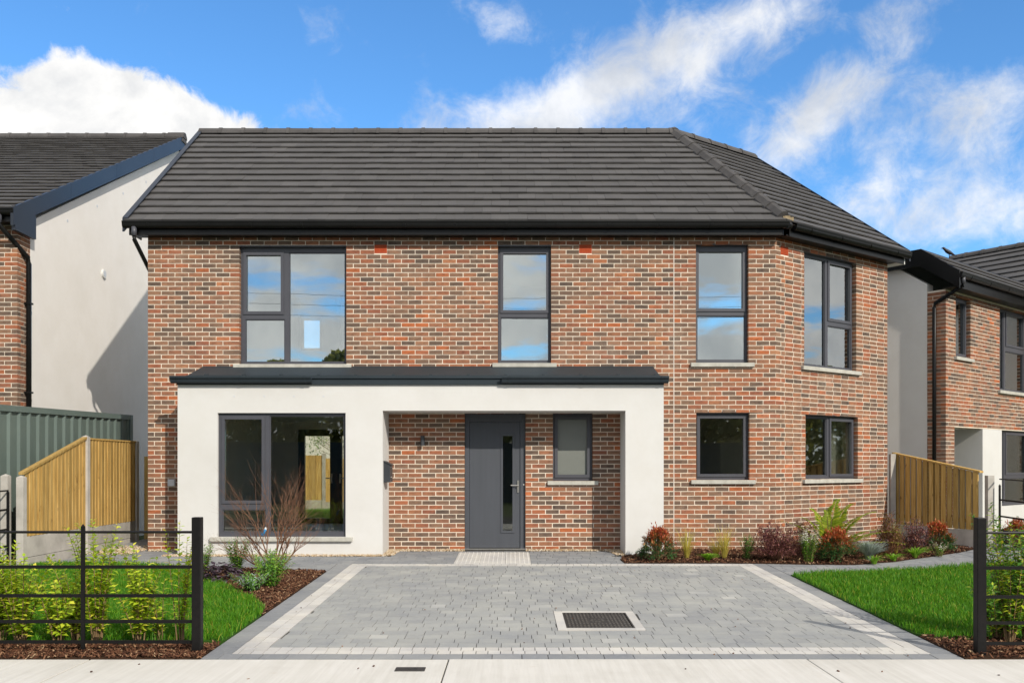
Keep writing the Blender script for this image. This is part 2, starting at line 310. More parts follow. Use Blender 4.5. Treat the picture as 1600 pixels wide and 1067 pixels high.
# ------------------------------------------------------------------ objects and parts
WM = {}
class MB:
    def __init__(s): s.v = []; s.f = []
    def add(s, v, f):
        k = len(s.v); s.v += [tuple(p) for p in v]; s.f += [tuple(i + k for i in q) for q in f]; return s
    def box(s, x0, y0, z0, x1, y1, z1):
        return s.add([(x0, y0, z0), (x1, y0, z0), (x1, y1, z0), (x0, y1, z0), (x0, y0, z1), (x1, y0, z1), (x1, y1, z1), (x0, y1, z1)],
                     [(3, 2, 1, 0), (4, 5, 6, 7), (0, 1, 5, 4), (1, 2, 6, 5), (2, 3, 7, 6), (3, 0, 4, 7)])
    def prism(s, poly, vec):                      # poly ccw seen from outside, vec points inwards
        n = len(poly); vec = Vector(vec); a = [Vector(p) for p in poly]
        v = a + [p + vec for p in a]
        f = [tuple(range(n)), tuple(range(2 * n - 1, n - 1, -1))]
        f += [(i, i + n, (i + 1) % n + n, (i + 1) % n) for i in range(n)]
        return s.add(v, f)
    def obox(s, T, x0, y0, z0, x1, y1, z1):
        k = len(s.v); s.box(x0, y0, z0, x1, y1, z1)
        for i in range(k, len(s.v)): s.v[i] = tuple(T @ Vector(s.v[i]))
        return s
    def tube(s, pts, r, n=6, cap=True):
        pts = [Vector(p) for p in pts]; k = len(s.v); rings = len(pts)
        if not hasattr(r, '__len__'): r = [r] * rings
        for i, p in enumerate(pts):
            t = (pts[min(i + 1, rings - 1)] - pts[max(i - 1, 0)]).normalized()
            a = t.cross(Vector((0, 0, 1)) if abs(t.z) < .9 else Vector((1, 0, 0))).normalized(); b = t.cross(a)
            for j in range(n):
                w = 2 * math.pi * j / n; s.v.append(tuple(p + (a * math.cos(w) + b * math.sin(w)) * r[i]))
        for i in range(rings - 1):
            for j in range(n):
                s.f.append((k + i * n + j, k + i * n + (j + 1) % n, k + (i + 1) * n + (j + 1) % n, k + (i + 1) * n + j))
        if cap:
            s.f.append(tuple(k + j for j in range(n))[::-1]); s.f.append(tuple(k + (rings - 1) * n + j for j in range(n)))
        return s
    def build(s, name, mat, parent=None, smooth=False, bevel=0):
        me = bpy.data.meshes.new(name); me.from_pydata(s.v, [], s.f); me.update()
        me.materials.append(MAT[mat] if isinstance(mat, str) else mat)
        if smooth: me.polygons.foreach_set('use_smooth', [True] * len(me.polygons))
        o = bpy.data.objects.new(name, me); link(o, parent)
        if bevel:
            b = o.modifiers.new('bevel', 'BEVEL'); b.width = bevel; b.segments = 2; b.limit_method = 'ANGLE'
        return o
def link(o, parent=None):
    COL.objects.link(o); WM[o] = o.matrix_basis.copy()
    if parent is not None:
        o.parent = parent; o.matrix_parent_inverse = WM[parent].inverted()
    return o
def tag(o, label=None, cat=None, group=None, kind=None):
    for k, v in (('label', label), ('category', cat), ('group', group), ('kind', kind)):
        if v: o[k] = v
    return o
def thing(name, loc, label, cat, group=None):
    o = bpy.data.objects.new(name, None); o.location = loc; o.empty_display_size = .2
    link(o); WM[o] = Matrix.Translation(loc); return tag(o, label, cat, group)
def frame(O, ang):                     # local x along a wall, y into it, z up
    return Matrix.Translation(O) @ Matrix.Rotation(ang, 4, 'Z')
def clip(poly, a, b):                  # keep the part of a 2-D polygon left of a->b
    r = []; n = len(poly)
    def sd(p): return (b[0] - a[0]) * (p[1] - a[1]) - (b[1] - a[1]) * (p[0] - a[0])
    for i in range(n):
        p, q = poly[i], poly[(i + 1) % n]; dp, dq = sd(p), sd(q)
        if dp >= 0: r.append(p)
        if dp * dq < 0:
            t = dp / (dp - dq); r.append((p[0] + (q[0] - p[0]) * t, p[1] + (q[1] - p[1]) * t))
    return r
def inpoly(p, poly):
    c = False; n = len(poly)
    for i in range(n):
        a, b = poly[i], poly[(i + 1) % n]
        if (a[1] > p[1]) != (b[1] > p[1]) and p[0] < (b[0] - a[0]) * (p[1] - a[1]) / (b[1] - a[1]) + a[0]: c = not c
    return c
CAMP = Vector((0, -D, ZC))
def onscreen(p, m=0):
    d = p.y + D
    if d < .5: return False
    x = CX + p.x * F / d; y = HY - (p.z - ZC) * F / d
    return -m < x < 1600 + m and -m < y < 1067 + m
def lay(pieces, name, mass, mat, parent, n=300, tilt=.006, jit=.0015, ok=None):
    """pieces: (T, w, d, h, poly|None): a slab w x h in the local xz plane, depth d along +y.  The n that show largest become
    objects that share a small pool of meshes per size, the others one mesh."""
    def key(p): return ((p[0] @ Vector((p[1] / 2, 0, p[3] / 2))) - CAMP).length
    good = [i for i, p in enumerate(pieces) if p[4] is None and onscreen(p[0] @ Vector((p[1] / 2, 0, p[3] / 2)), -4) and (ok is None or ok(p[0] @ Vector((p[1] / 2, 0, p[3] / 2))))]
    good.sort(key=lambda i: key(pieces[i]) / max(.05, pieces[i][1] * pieces[i][3]) ** .5); solo = set(good[:n]); pool = {}
    rest = MB()
    def verts(p):
        j = lambda: rnd.uniform(-jit, jit)
        w, d, h = p[1:4]
        return [(j(), j(), j()), (w + j(), j(), j()), (w + j(), d, j()), (j(), d, j()), (j(), j(), h + j()), (w + j(), j(), h + j()), (w + j(), d, h + j()), (j(), d, h + j())]
    FC = [(3, 2, 1, 0), (4, 5, 6, 7), (0, 1, 5, 4), (1, 2, 6, 5), (3, 0, 4, 7)]
    for i, p in enumerate(pieces):
        T = p[0]
        if tilt:
            c = Matrix.Translation((p[1] / 2, 0, p[3] / 2))
            T = T @ c @ Matrix.Rotation(rnd.uniform(-tilt, tilt), 4, 'Z') @ Matrix.Rotation(rnd.uniform(-tilt, tilt), 4, 'X') @ c.inverted() @ Matrix.Translation((0, rnd.uniform(-jit, jit), 0))
        if i in solo:
            k = (round(p[1], 3), round(p[3], 3), rnd.randrange(4))
            if k not in pool:
                me = bpy.data.meshes.new(name); me.from_pydata(verts(p), [], FC); me.materials.append(MAT[mat]); pool[k] = me
            o = bpy.data.objects.new(name, pool[k]); o.matrix_basis = T; link(o, parent)
        elif p[4] is None:
            rest.add([T @ Vector(v) for v in verts(p)], FC)
        else:
            rest.prism([T @ Vector((x, 0, z)) for x, z in p[4]], (T.to_3x3() @ Vector((0, p[2], 0))))
    if rest.v: tag(rest.build(mass, mat, parent), kind='stuff')
# ------------------------------------------------------------------ building blocks
def holed(mb, T, u0, u1, z0, z1, holes, y0, y1, rim=True):
    us = sorted({u0, u1, *[min(max(h[i], u0), u1) for h in holes for i in (0, 2)]}); zs = sorted({z0, z1, *[min(max(h[i], z0), z1) for h in holes for i in (1, 3)]})
    V = lambda u, y, z: T @ Vector((u, y, z))
    for a, b in zip(us, us[1:]):
        for c, d in zip(zs, zs[1:]):
            m = ((a + b) / 2, (c + d) / 2)
            if any(h[0] < m[0] < h[2] and h[1] < m[1] < h[3] for h in holes): continue
            mb.add([V(a, y0, c), V(b, y0, c), V(b, y0, d), V(a, y0, d)], [(0, 1, 2, 3)])
            mb.add([V(a, y1, c), V(b, y1, c), V(b, y1, d), V(a, y1, d)], [(3, 2, 1, 0)])
    def ring(a, c, b, d, inward):
        q = [(a, c), (b, c), (b, d), (a, d)]
        for i in range(4):
            p, r = q[i], q[(i + 1) % 4]
            f = [V(p[0], y0, p[1]), V(r[0], y0, r[1]), V(r[0], y1, r[1]), V(p[0], y1, p[1])]
            mb.add(f, [(0, 1, 2, 3) if inward else (3, 2, 1, 0)])
    for h in holes: ring(max(h[0], u0), max(h[1], z0), min(h[2], u1), min(h[3], z1), True)
    if rim: ring(u0, z0, u1, z1, False)
    return mb
CP = 0.07463                           # course height
ZB = 0.0665 - 3 * CP                   # centre of a bed joint
BJ = .0125                             # joint width
def bricks(T, u0, u1, z0, z1, holes, first=0, ends=None, pitch=.225):
    """courses of stretchers cut by the openings; first: parity of the half brick; ends(k): (du0, du1) per course"""
    out = []; k0 = round((z0 - ZB) / CP); k1 = round((z1 - ZB) / CP); BL = pitch - BJ; BH = CP - BJ
    for k in range(k0, k1):
        z = ZB + k * CP + BJ / 2; a, b = u0, u1; half = (k + first) % 2
        if ends: e = ends(k); a += e[0]; b += e[1]
        zc = sorted({z, z + BH, *[h[i] for h in holes for i in (1, 3) if z + .012 < h[i] < z + BH - .012 and h[2] > a and h[0] < b]})
        for za, zb in zip(zc, zc[1:]):
            free = [(a, b)]
            for h in holes:
                if h[1] >= (za + zb) / 2 or h[3] <= (za + zb) / 2: continue
                nf_ = []
                for f in free:
                    if h[0] >= f[1] or h[2] <= f[0]: nf_.append(f); continue
                    if h[0] > f[0]: nf_.append((f[0], h[0]))
                    if h[2] < f[1]: nf_.append((h[2], f[1]))
                free = nf_
            for f in free:
                g = []; u = a - (pitch / 2 if half else 0)
                while u < f[1]:
                    p, q = max(u, f[0]), min(u + BL, f[1])
                    if q - p > .004: g.append([p, q])
                    u += pitch
                if len(g) > 1 and g[0][1] - g[0][0] < .055: g[1][0] = g[0][0]; g.pop(0)
                if len(g) > 1 and g[-1][1] - g[-1][0] < .055: g[-2][1] = g[-1][1]; g.pop()
                if g: g[0][0] = f[0]; g[-1][1] = f[1]
                for p, q in g:
                    if q - p > .01: out.append((T @ Matrix.Translation((p, 0, za)), q - p, .1, zb - za, None))
    return out
def full(p): return abs(p[1] - .215) < .004
def grow(holes, e): return [(h[0] - e, h[1] - e, h[2] + e, h[3] + e) for h in holes]
def window(parent, T, o, panes, recess=.085, sill=.09, pane_mat='glass', back=.05, name='window', frame='frame', sill_d=.055):
    """o = opening (u0,z0,u1,z1); panes = [(u0,z0,u1,z1,'sash'|'fixed')] glass edges"""
    holes = [(p[0] - (.035 if p[4] == 'sash' else 0), p[1] - (.035 if p[4] == 'sash' else 0), p[2] + (.035 if p[4] == 'sash' else 0), p[3] + (.035 if p[4] == 'sash' else 0)) for p in panes]
    w = holed(MB(), T, o[0] + .004, o[2] - .004, o[1] + .004, o[3] - .004, holes, recess, recess + .07).build(name, frame, parent, bevel=.006)
    for p in panes:
        if p[4] == 'sash':
            s = holed(MB(), T, p[0] - .047, p[2] + .047, p[1] - .047, p[3] + .047, [(p[0] + .002, p[1] + .002, p[2] - .002, p[3] - .002)], recess - .016, recess + .03).build('sash', frame, w, bevel=.006)
        else:
            b = holed(MB(), T, p[0], p[2], p[1], p[3], [(p[0] + .014, p[1] + .014, p[2] - .014, p[3] - .014)], recess + .012, recess + .03).build('glazing_bead', frame, w)
        MB().obox(T, p[0] + .003, recess + .034, p[1] + .003, p[2] - .003, recess + .039, p[3] - .003).build('pane', pane_mat, w)
    if sill:
        MB().obox(T, o[0] - sill, -sill_d, o[1] - .068, o[2] + sill, recess + .06, o[1] - .002).build('sill', 'sill', w, bevel=.006)
    return w
def roof_plane(parent, O, X, S, poly, gauge=.30, cover=.2945, n=300, name='roof', thick=.06, first=0, deck='underlay', tiles=True, pre=None):
    """O eave origin, X unit vector along the eave, S unit vector up the slope, poly ccw in (x, s)"""
    X = Vector(X).normalized(); S = Vector(S).normalized(); Y = S.cross(X)
    T = Matrix(((X.x, Y.x, S.x, O[0]), (X.y, Y.y, S.y, O[1]), (X.z, Y.z, S.z, O[2]), (0, 0, 0, 1)))
    V = lambda x, y, s: T @ Vector((x, y, s))
    dk = MB().prism([V(x, 0.012, s) for x, s in poly], Y * thick).build(name, deck, parent)
    if not tiles: return dk, T
    xs = [p[0] for p in poly]; ss = [p[1] for p in poly]; pieces = []
    r = 0; s = min(ss)
    while s < max(ss) - .02:
        x = min(xs) - (cover / 2 if (r + first) % 2 else 0)
        while x < max(xs):
            q = [(x, s), (x + cover - .002, s), (x + cover - .002, s + gauge + .008), (x, s + gauge + .008)]; c = q
            for i in range(len(poly)): c = clip(c, poly[i], poly[(i + 1) % len(poly)]) if c else c
            if c and len(c) > 2:
                A = abs(sum(c[i][0] * c[(i + 1) % len(c)][1] - c[(i + 1) % len(c)][0] * c[i][1] for i in range(len(c)))) / 2
                Tt = T @ Matrix.Translation((x, -.050, s)) @ Matrix.Rotation(-.125, 4, 'X')
                if A > .985 * (cover - .002) * (gauge + .008): pieces.append((Tt, cover - .002, .024, gauge + .008, None))
                elif A > .0015: pieces.append((Tt, 0, .024, 0, [(a - x, b - s) for a, b in c]))
            x += cover
        r += 1; s += gauge
    if pre is not None: pre += [(p, dk) for p in pieces]
    else: lay(pieces, 'roof_tile', 'roof_tiles', 'tile', dk, n, tilt=.004, jit=.0018)
    return dk, T
def caps(parent, a, b, name='ridge_tile', step=.45, w=.115, h=.085, over=0, up=(0, 0, 1)):
    a = Vector(a); b = Vector(b); t = (b - a).normalized(); side = t.cross(Vector(up)).normalized(); nn = side.cross(t)
    n = max(1, round((b - a).length / step)); st = (b - a).length / n
    for i in range(n):
        p = a + t * st * i; q = a + t * (st * (i + 1) + .012)
        prof = [(-w, -.055), (-w * .92, -.005), (-w * .42, h * .82), (0, h), (w * .42, h * .82), (w * .92, -.005), (w, -.055)]
        m = MB(); k2 = 1.15
        v = []
        for c, sc in ((p, 1.0), (q - t * .065, .99), (q - t * .065, k2), (q, k2)):
            v += [c + side * x * sc + nn * (z * sc + rnd.uniform(-.002, .002)) for x, z in prof]
        f = []
        for s in range(3):
            for j in range(6): f.append((s * 7 + j, s * 7 + j + 1, s * 7 + 8 + j, s * 7 + 7 + j))
        f += [tuple(range(6, -1, -1)), tuple(range(21, 28))]
        m.add(v, f).build(name, 'ridge', parent)
def gutter(parent, T, u0, u1, mat='pvc', br=.8, w=.112, name='gutter', seed=0):
    """half round gutter hung at local y=0 (back) with its lip at z=0"""
    prof = [(0, .0)] + [(-w / 2 + math.cos(t) * w / 2, -math.sin(t) * w * .56 - .03) for t in [i * math.pi / 10 for i in range(11)]] + [(-w, .0), (-w - .008, .004), (-w - .008, -.014), (-w, -.02)]
    prof = [(0, 0), (0, -.04)] + [(-w / 2 + math.cos(t) * w / 2, -math.sin(t) * w * .6 - .04) for t in [i * math.pi / 10 for i in range(1, 10)]] + [(-w, -.04), (-w - .007, -.012), (-w - .007, .002), (-w + .004, .002), (-w + .004, -.02), (-w / 2, -.03)]
    g = MB().prism([T @ Vector((u1, y, z)) for y, z in prof], (T.to_3x3() @ Vector((u0 - u1, 0, 0)))).build(name, mat, parent)
    n = max(1, int((u1 - u0) / br)); st = (u1 - u0) / n
    for i in range(n):
        c = u0 + st * (i + .5); pr = [(y * 1.06 - .001, z * 1.06 + (.003)) for y, z in prof[:12]]
        MB().prism([T @ Vector((c + .022, y, z)) for y, z in pr] , T.to_3x3() @ Vector((-.044, 0, 0))).build('gutter_bracket', mat, g)
    return g
def pipe(mb, pts, r=.034, n=10): return mb.tube(pts, r, n)

U = lambda x: (x - CX) * D / F
ZF = lambda y: ZC + (HY - y) * D / F
# ================================================================== MAIN HOUSE
A_ = R(36.5); cA, sA = math.cos(A_), math.sin(A_)
C0 = Vector((4.313, 0, 0)); WL = 3.28
WE = C0 + WL * Vector((cA, sA, 0)); INW = Vector((-sA, cA, 0)); XW = -5.98
DEP = 6.6
house = thing('house', (-.6, 3, 0), 'two storey detached brick house with white rendered porch and dark tiled roof, in the middle', 'house')
T0 = Matrix.Identity(4); T1 = frame(C0, A_)
def uw(x):
    k = (x - CX) / F; return (D * k - C0.x) / (cA - k * sA)
RH = lambda x0, yt, x1, yb: (U(x0), ZF(yb), U(x1), ZF(yt))
RWg = lambda x0, zt, x1, zb: (uw(x0), zb, uw(x1), zt)
w1 = RH(374, 385, 541, 569); w2 = RH(778, 384.5, 861, 567.5); w3 = RH(1087.5, 382.5, 1169.5, 567)
w5 = RH(1088, 644.5, 1171, 749.5); w7 = RH(864, 645.5, 926, 751); dr = (U(726), -.02, U(821), ZF(646))
w4 = RWg(1256.7, w3[3], 1338, w3[1]); w6 = RWg(1258.8, w5[3], 1340.5, w5[1])
bayhole = (-4.95, .05, -2.3, 2.38)
fac_holes = [w1, w2, w3, w5, w7, dr]
MJ = 2.644
hw = MB(); holed(hw, T0, XW, C0.x, -.35, 5.12, grow(fac_holes, .004) + [bayhole], .0035, .3)
holed(hw, T1, 0.0, WL, -.35, 5.12, grow([w4, w6], .004), .0034, .3)
wall = hw.build('brick_wall', 'mortar', house)
MB().box(MJ - .006, -.0005, -.2, MJ + .006, .03, 5.115).build('movement_joint', 'sealant', wall)
bp = []
air = [(U(584.5), ZF(396.5), U(605), ZF(382)), (U(904.5), ZF(396.5), U(925), ZF(382))]
airw = (uw(1219.5), ZF(396), uw(1231.5), ZF(382.5)); airw = (airw[0], air[0][1], airw[0] + .215, air[0][3])
behind = [(-5.23 + .02, -1, -2.06, 2.66), (1.79, -1, 2.34, 2.66), (-5.2, 2.25, 2.34, 2.64)]
for k, z in enumerate(air): MB()
bp += bricks(T0, XW, MJ - .008, -.16, 5.11, fac_holes + air + behind, 0)
bp += bricks(T0, MJ + .008, C0.x - .003, -.16, 5.11, fac_holes + behind, 1, lambda k: (0, -.1045 if k % 2 else 0))
bp += bricks(T1, .004, WL, -.16, 5.11, [w4, w6, airw], 0, lambda k: (.1425 if k % 2 else 0.004, 0))
k0 = round((-.16 - ZB) / CP); cant = MB()
for k in range(k0, round((5.11 - ZB) / CP)):
    if k % 2 == 0: continue
    z = ZB + k * CP + BJ / 2; h = CP - BJ
    a = C0 + Vector((-.092, 0, 0)); b = C0; c = C0 + .13 * Vector((cA, sA, 0)); q = .05
    o_ = [a, b, c, c + INW * q, b + Vector((-.02, q, 0)), a + Vector((0, q, 0))]
    cant.prism([(p.x, p.y, z + h) for p in o_], (0, 0, -h))
lay(bp, 'brick', 'bricks', 'brick', wall, 300, tilt=.004, ok=lambda p: True)
tag(cant.build('corner_bricks', 'brick', wall), kind='stuff')
for i, r in enumerate(air + [airw]):
    T = T0 if i < 2 else T1; m = MB(); holed(m, T, r[0] + .004, r[2] - .004, r[1] + .006, r[3] - .004, [], .002, .09)
    ab = m.build('air_brick', 'airbrick', wall)
    g = MB()
    for a in range(7):
        for b in range(5):
            u = r[0] + .018 + a * (r[2] - r[0] - .036) / 6.6; z = r[1] + .018 + b * (r[3] - r[1] - .036) / 4.6
            g.obox(T, u, -.003, z, u + .017, .004, z + .014)
    g.build('air_brick_grille', 'airbrick', ab)
# other walls: left gable, back, wing end
bis = Vector((-math.sin(A_ / 2), math.cos(A_ / 2), 0)); CB = C0 + bis * (DEP / math.cos(A_ / 2)); WB = WE + INW * DEP
RUN = 3.3; PIT = R(37.3); ZE = 5.30; EO = .27
ridge_z = ZE + (RUN + EO) * math.tan(PIT)
gw = MB(); holed(gw, frame((XW, 0, 0), R(90)), .3, DEP, -.35, 5.12, [(.5, .3, 2.9, 2.38)], -.3, 0); gw.prism([(XW, .3, 5.1201), (XW, RUN, ridge_z - .25), (XW, DEP, 5.1201)], (.3, 0, 0)); gw = gw.build('gable_wall', 'render_pink', house)
rear_win = (P(474, 550, DEP).x, P(474, 550, DEP).z, P(507, 550, DEP).x, P(474, 499, DEP).z)
french = (P(466, 816, DEP - .3).x, .04, P(466, 816, DEP - .3).x + 1.75, P(0, 671, DEP - .3).z)
added_patio = (-3.0, .04, -1.15, 2.3)  # unseen second glazed door, added to brighten the living room
bw = MB(); holed(bw, T0, XW + .3, CB.x, -.35, 5.12, [rear_win, french, added_patio], DEP - .3, DEP)
bw.build('rear_wall', 'render_pink', house)
TB = frame(CB, A_); holed(MB(), TB, 0, (WB - CB).length, -.35, 5.12, [(.5, 1, 1.6, 2.2), (1.4, 3.1, 2.4, 4.6)], -.3, 0).build('rear_wall', 'render_pink', house)
TE = frame(WE, A_ + R(90)); ge = MB()
V = lambda u, z, y=0: TE @ Vector((u, y, z))
ge.prism([V(0.31, -.35), V(DEP, -.35), V(DEP, 5.12), V(RUN, ridge_z - .25), V(.31, 5.12)], (TE.to_3x3() @ Vector((0, .3, 0)))).build('gable_wall', 'render_pink', house)
MB().obox(T1, WL - .06, .1, -.35, WL, .31, 5.12).build('wall_end', 'render_pink', house)
# floors, ceilings and partitions
def foot(z, e=.29): return [(XW + e, e, z), (C0.x, e, z), (WE.x - e, WE.y + .1, z), (WB.x - e, WB.y - e, z), (CB.x, CB.y - e, z), (XW + e, DEP - e, z)]
inn = MB().prism(foot(.04), (0, 0, -.1)).build('interior_floor', 'timber_floor', house)
MB().prism(foot(2.72), (0, 0, -.3)).build('upper_floor', 'plaster', house)
MB().prism(foot(5.05), (0, 0, -.1)).build('ceiling', 'plaster', house)
def plaster_sheet(T, u0, u1, holes): return holed(MB(), T, u0, u1, .04, 5.0, holes, .302, .315).build('inner_lining', 'plaster', house)
plaster_sheet(T0, XW + .3, C0.x - .1, grow(fac_holes, -.004) + [bayhole]); plaster_sheet(T1, .1, WL - .06, grow([w4, w6], -.004))
pm = MB(); pm.box(-1.0, .316, .04, -.9, DEP - .3, 2.42); pm.box(-1.5, .316, 2.72, -1.38, DEP - .3, 4.95)
pm.box(1.5, .316, .04, 1.62, 4.6, 2.42); pm.box(1.5, .316, 2.72, 1.62, 4.6, 4.95)
pm.box(XW + .3, 3.6, 2.72, -4.36, 3.72, 4.95); pm.box(-3.58, 3.6, 2.72, -1.5, 3.72, 4.95); pm.box(-4.36, 3.6, 4.78, -3.58, 3.72, 4.95); pm.box(-1.38, 3.2, 2.72, 1.5, 3.3, 4.95)
pm.box(-.9, 3.9, .04, 1.5, 4.0, 2.42)
pm.box(1.62, 4.2, .04, 3.0, 4.3, 2.42)
pm.build('partition_wall', 'plaster', house)
dt = MB(); dt.box(-4.44, 3.55, 2.72, -4.35, 3.599, 4.78); dt.box(-3.59, 3.55, 2.72, -3.5, 3.599, 4.78); dt.box(-4.44, 3.55, 4.78, -3.5, 3.599, 4.87); dt.build('door_lining', 'white_gloss', house)
kc = MB(); kc.obox(T1, 1.3, 2.2, .04, 2.9, 2.8, .95); kc.obox(T1, 1.9, 2.15, .95, 2.5, 2.8, 1.95); kc.build('kitchen_unit', 'white_gloss', house)
kt = MB(); kt.obox(T1, .4, 1.0, .74, 1.5, 1.7, .78)
for a, b in ((.45, 1.05), (1.4, 1.05), (.45, 1.6), (1.4, 1.6)): kt.obox(T1, a, b, .04, a + .05, b + .05, .74)
kt.build('kitchen_table', 'timber_floor', house)
# rear glazing
fd = holed(MB(), T0, french[0], french[2], french[1], french[3], [(french[0] + .15, .16, french[0] + .74, french[3] - .15), (french[0] + 1.02, .16, french[2] - .15, french[3] - .15)], DEP - .3, DEP - .2).build('french_door', 'pvc', house)
for a, b in ((french[0] + .15, french[0] + .74), (french[0] + 1.02, french[2] - .15)): MB().box(a, DEP - .262, .16, b, DEP - .258, french[3] - .15).build('pane', 'glass_low', fd)
for s, x in ((-1, french[0] + .78), (1, french[0] + .98)):
    h = MB(); h.box(x - .02, DEP - .325, .98, x + .02, DEP - .3, 1.2); h.box(min(x, x + s * .13), DEP - .345, 1.08, max(x, x + s * .13), DEP - .325, 1.105); h.build('handle', 'chrome', fd)
pd = holed(MB(), T0, *added_patio, [(added_patio[0] + .08, .12, -2.1, 2.22), (-2.02, .12, added_patio[2] - .08, 2.22)], DEP - .25, DEP - .17).build('added_patio_door', 'pvc', house)
for u0_, u1_ in ((added_patio[0] + .08, -2.1), (-2.02, added_patio[2] - .08)): MB().box(u0_, DEP - .212, .12, u1_, DEP - .208, 2.22).build('pane', 'glass_low', pd)
sw = holed(MB(), frame((XW, 0, 0), R(90)), .5, 2.9, .3, 2.38, [(.56, .36, 1.67, 2.32), (1.73, .36, 2.84, 2.32)], -.2, -.12).build('added_side_window', 'frame', house)  # unseen gable opening and frame, added to bring daylight into the living room
rw = holed(MB(), T0, *[rear_win[i] for i in (0, 2, 1, 3)], [(rear_win[0] + .06, rear_win[1] + .06, rear_win[2] - .06, rear_win[3] - .06)], DEP - .25, DEP - .18).build('window', 'frame', house)
# ---- front windows
g2 = lambda x0, yt, x1, yb, k: (U(x0), ZF(yb), U(x1), ZF(yt), k)
window(house, T0, w1, [g2(382.5, 397, 437, 485.5, 'sash'), g2(380.5, 497.5, 443, 565, 'fixed'), g2(449.5, 392.5, 538, 565, 'fixed')])
window(house, T0, w2, [g2(786, 394.5, 854, 483.5, 'sash'), g2(782, 494.5, 858, 563, 'fixed')])
window(house, T0, w3, [g2(1093, 392, 1162.5, 481, 'sash'), g2(1090.5, 492, 1166.5, 562, 'fixed')])
window(house, T0, w5, [g2(1095, 653, 1163.5, 740.5, 'sash')], pane_mat='glass_low')
window(house, T0, w7, [g2(871.5, 654.5, 918, 741.5, 'sash')], pane_mat='frosted', recess=.07)
m4 = (w4[0] + w4[2]) / 2 - .02
window(house, T1, w4, [(w4[0] + .045, w4[1] + .045, m4 - .03, w4[3] - .045, 'fixed'), (m4 + .085, ZF(482), w4[2] - .085, w4[3] - .085, 'sash'), (m4 + .045, w4[1] + .045, w4[2] - .045, ZF(494), 'fixed')])
m6 = (w6[0] + w6[2]) / 2 - .02
window(house, T1, w6, [(w6[0] + .045, w6[1] + .06, m6 - .03, w6[3] - .045, 'fixed'), (m6 + .085, w6[1] + .085, w6[2] - .085, w6[3] - .085, 'sash')], pane_mat='glass_low')
def curtain(T, u0, u1, z0, z1):
    m = MB(); n = max(4, int((u1 - u0) / .035)); pts = [(u0 + (u1 - u0) * i / n, .40 + (.022 if i % 2 else -.022)) for i in range(n + 1)]
    v = [T @ Vector((u, y, z)) for u, y in pts for z in (z0, z1)]
    m.add(v, [(2 * i, 2 * i + 2, 2 * i + 3, 2 * i + 1) for i in range(n)]); v2 = [p + T.to_3x3() @ Vector((0, .006, 0)) for p in v]; m.add(v2, [(2 * i, 2 * i + 1, 2 * i + 3, 2 * i + 2) for i in range(n)]); m.build('curtain', 'white_gloss', house)
curtain(T1, w4[2] - .42, w4[2] + .05, w4[1] - .1, w4[3] + .05); curtain(T1, w6[2] - .40, w6[2] + .05, w6[1] - .1, w6[3] + .05); curtain(T0, w3[0] - .05, w3[0] + .14, w3[1] - .1, w3[3] + .05)
for T_, o_ in ((T0, w1), (T0, w2), (T0, w3), (T0, w5), (T1, w4), (T1, w6)): MB().obox(T_, o_[0] + .001, .0015, o_[3] - .003, o_[2] - .001, .084, o_[3] + .016).build('lintel_shade_strip', 'frame', house)  # dark strip at each window head, painting its thin shadow line
# ---- front door
fdo = MB(); T = T0
fx0, fx1, dz = U(733), U(813), ZF(658.5)
holed(fdo, T, dr[0] + .003, dr[2] - .003, .0, dr[3] - .003, [(fx0, -.5, fx1, dz)], .05, .13)
door = fdo.build('front_door', 'door', house, bevel=.004)
gx0, gx1, gza, gzb = U(785), U(801.5), ZF(830), ZF(680)
leaf = holed(MB(), T, fx0 + .004, fx1 - .004, .035, dz - .004, [(gx0, gza, gx1, gzb)], .068, .12).build('door_leaf', 'door', door, bevel=.003)
holed(MB(), T, gx0 - .028, gx1 + .028, gza - .028, gzb + .028, [(gx0 + .008, gza + .008, gx1 - .008, gzb - .008)], .056, .0675).build('glazing_trim', 'door', leaf, bevel=.005)
MB().box(gx0, .09, gza, gx1, .094, gzb).build('pane', 'glass_low', leaf)
MB().box(dr[0] - .01, -.035, 0.0, dr[2] + .02, .12, .026).build('threshold', 'chrome', door, bevel=.004)
hx = U(809.5); hz = ZF(760)
hm = MB(); hm.box(hx - .016, .052, hz - .10, hx + .016, .067, hz + .10); hm.tube([(hx, .06, hz + .02), (hx, .02, hz + .02)], .009, 8); hm.tube([(hx + .008, .015, hz + .02), (hx - .12, .013, hz + .02)], .0095, 8); hm.tube([(hx, .055, hz - .055), (hx, .045, hz - .055)], .012, 8)
hm.build('door_handle', 'chrome', leaf)
MB().tube([(U(820.5) - .02, .055, ZF(757)), (U(820.5) - .02, .035, ZF(757))], .011, 8).build('door_bell', 'white_gloss', door)
# ---- porch
YP = -.7; PX = lambda x: (x - CX) * (D + YP) / F; PZ = lambda y: ZC + (HY - y) * (D + YP) / F
px0, px1, pxa, pxb = PX(277.5), PX(1037), PX(598), PX(977.3); pzt = 2.655; pzs = PZ(641.5)
w8 = (PX(340), PZ(838.5), PX(540), PZ(645))
pm = MB(); holed(pm, T0, px0, pxa, -.12, pzt, [w8], YP, YP + .3)
pm.box(px0, YP + .3, -.12, px0 + .28, -.0005, pzt); pm.box(pxa - .26, YP + .3, -.12, pxa, -.0005, pzt)
pm.box(pxa, YP, pzs, pxb, -.0005, pzt); pm.box(pxb, YP, -.12, px1, -.0005, pzt)
porch = pm.build('porch', 'render', house)
MB().box(px0 + .28, YP + .3, 2.45, pxa - .26, .3, pzt - .01).build('bay_ceiling', 'plaster', porch)
holed(MB(), Matrix.Translation((0, 0, 0)), px0 + .28, pxa - .26, .04, 2.45, grow([w8], -.002), YP + .301, YP + .312).build('bay_lining', 'plaster', porch)
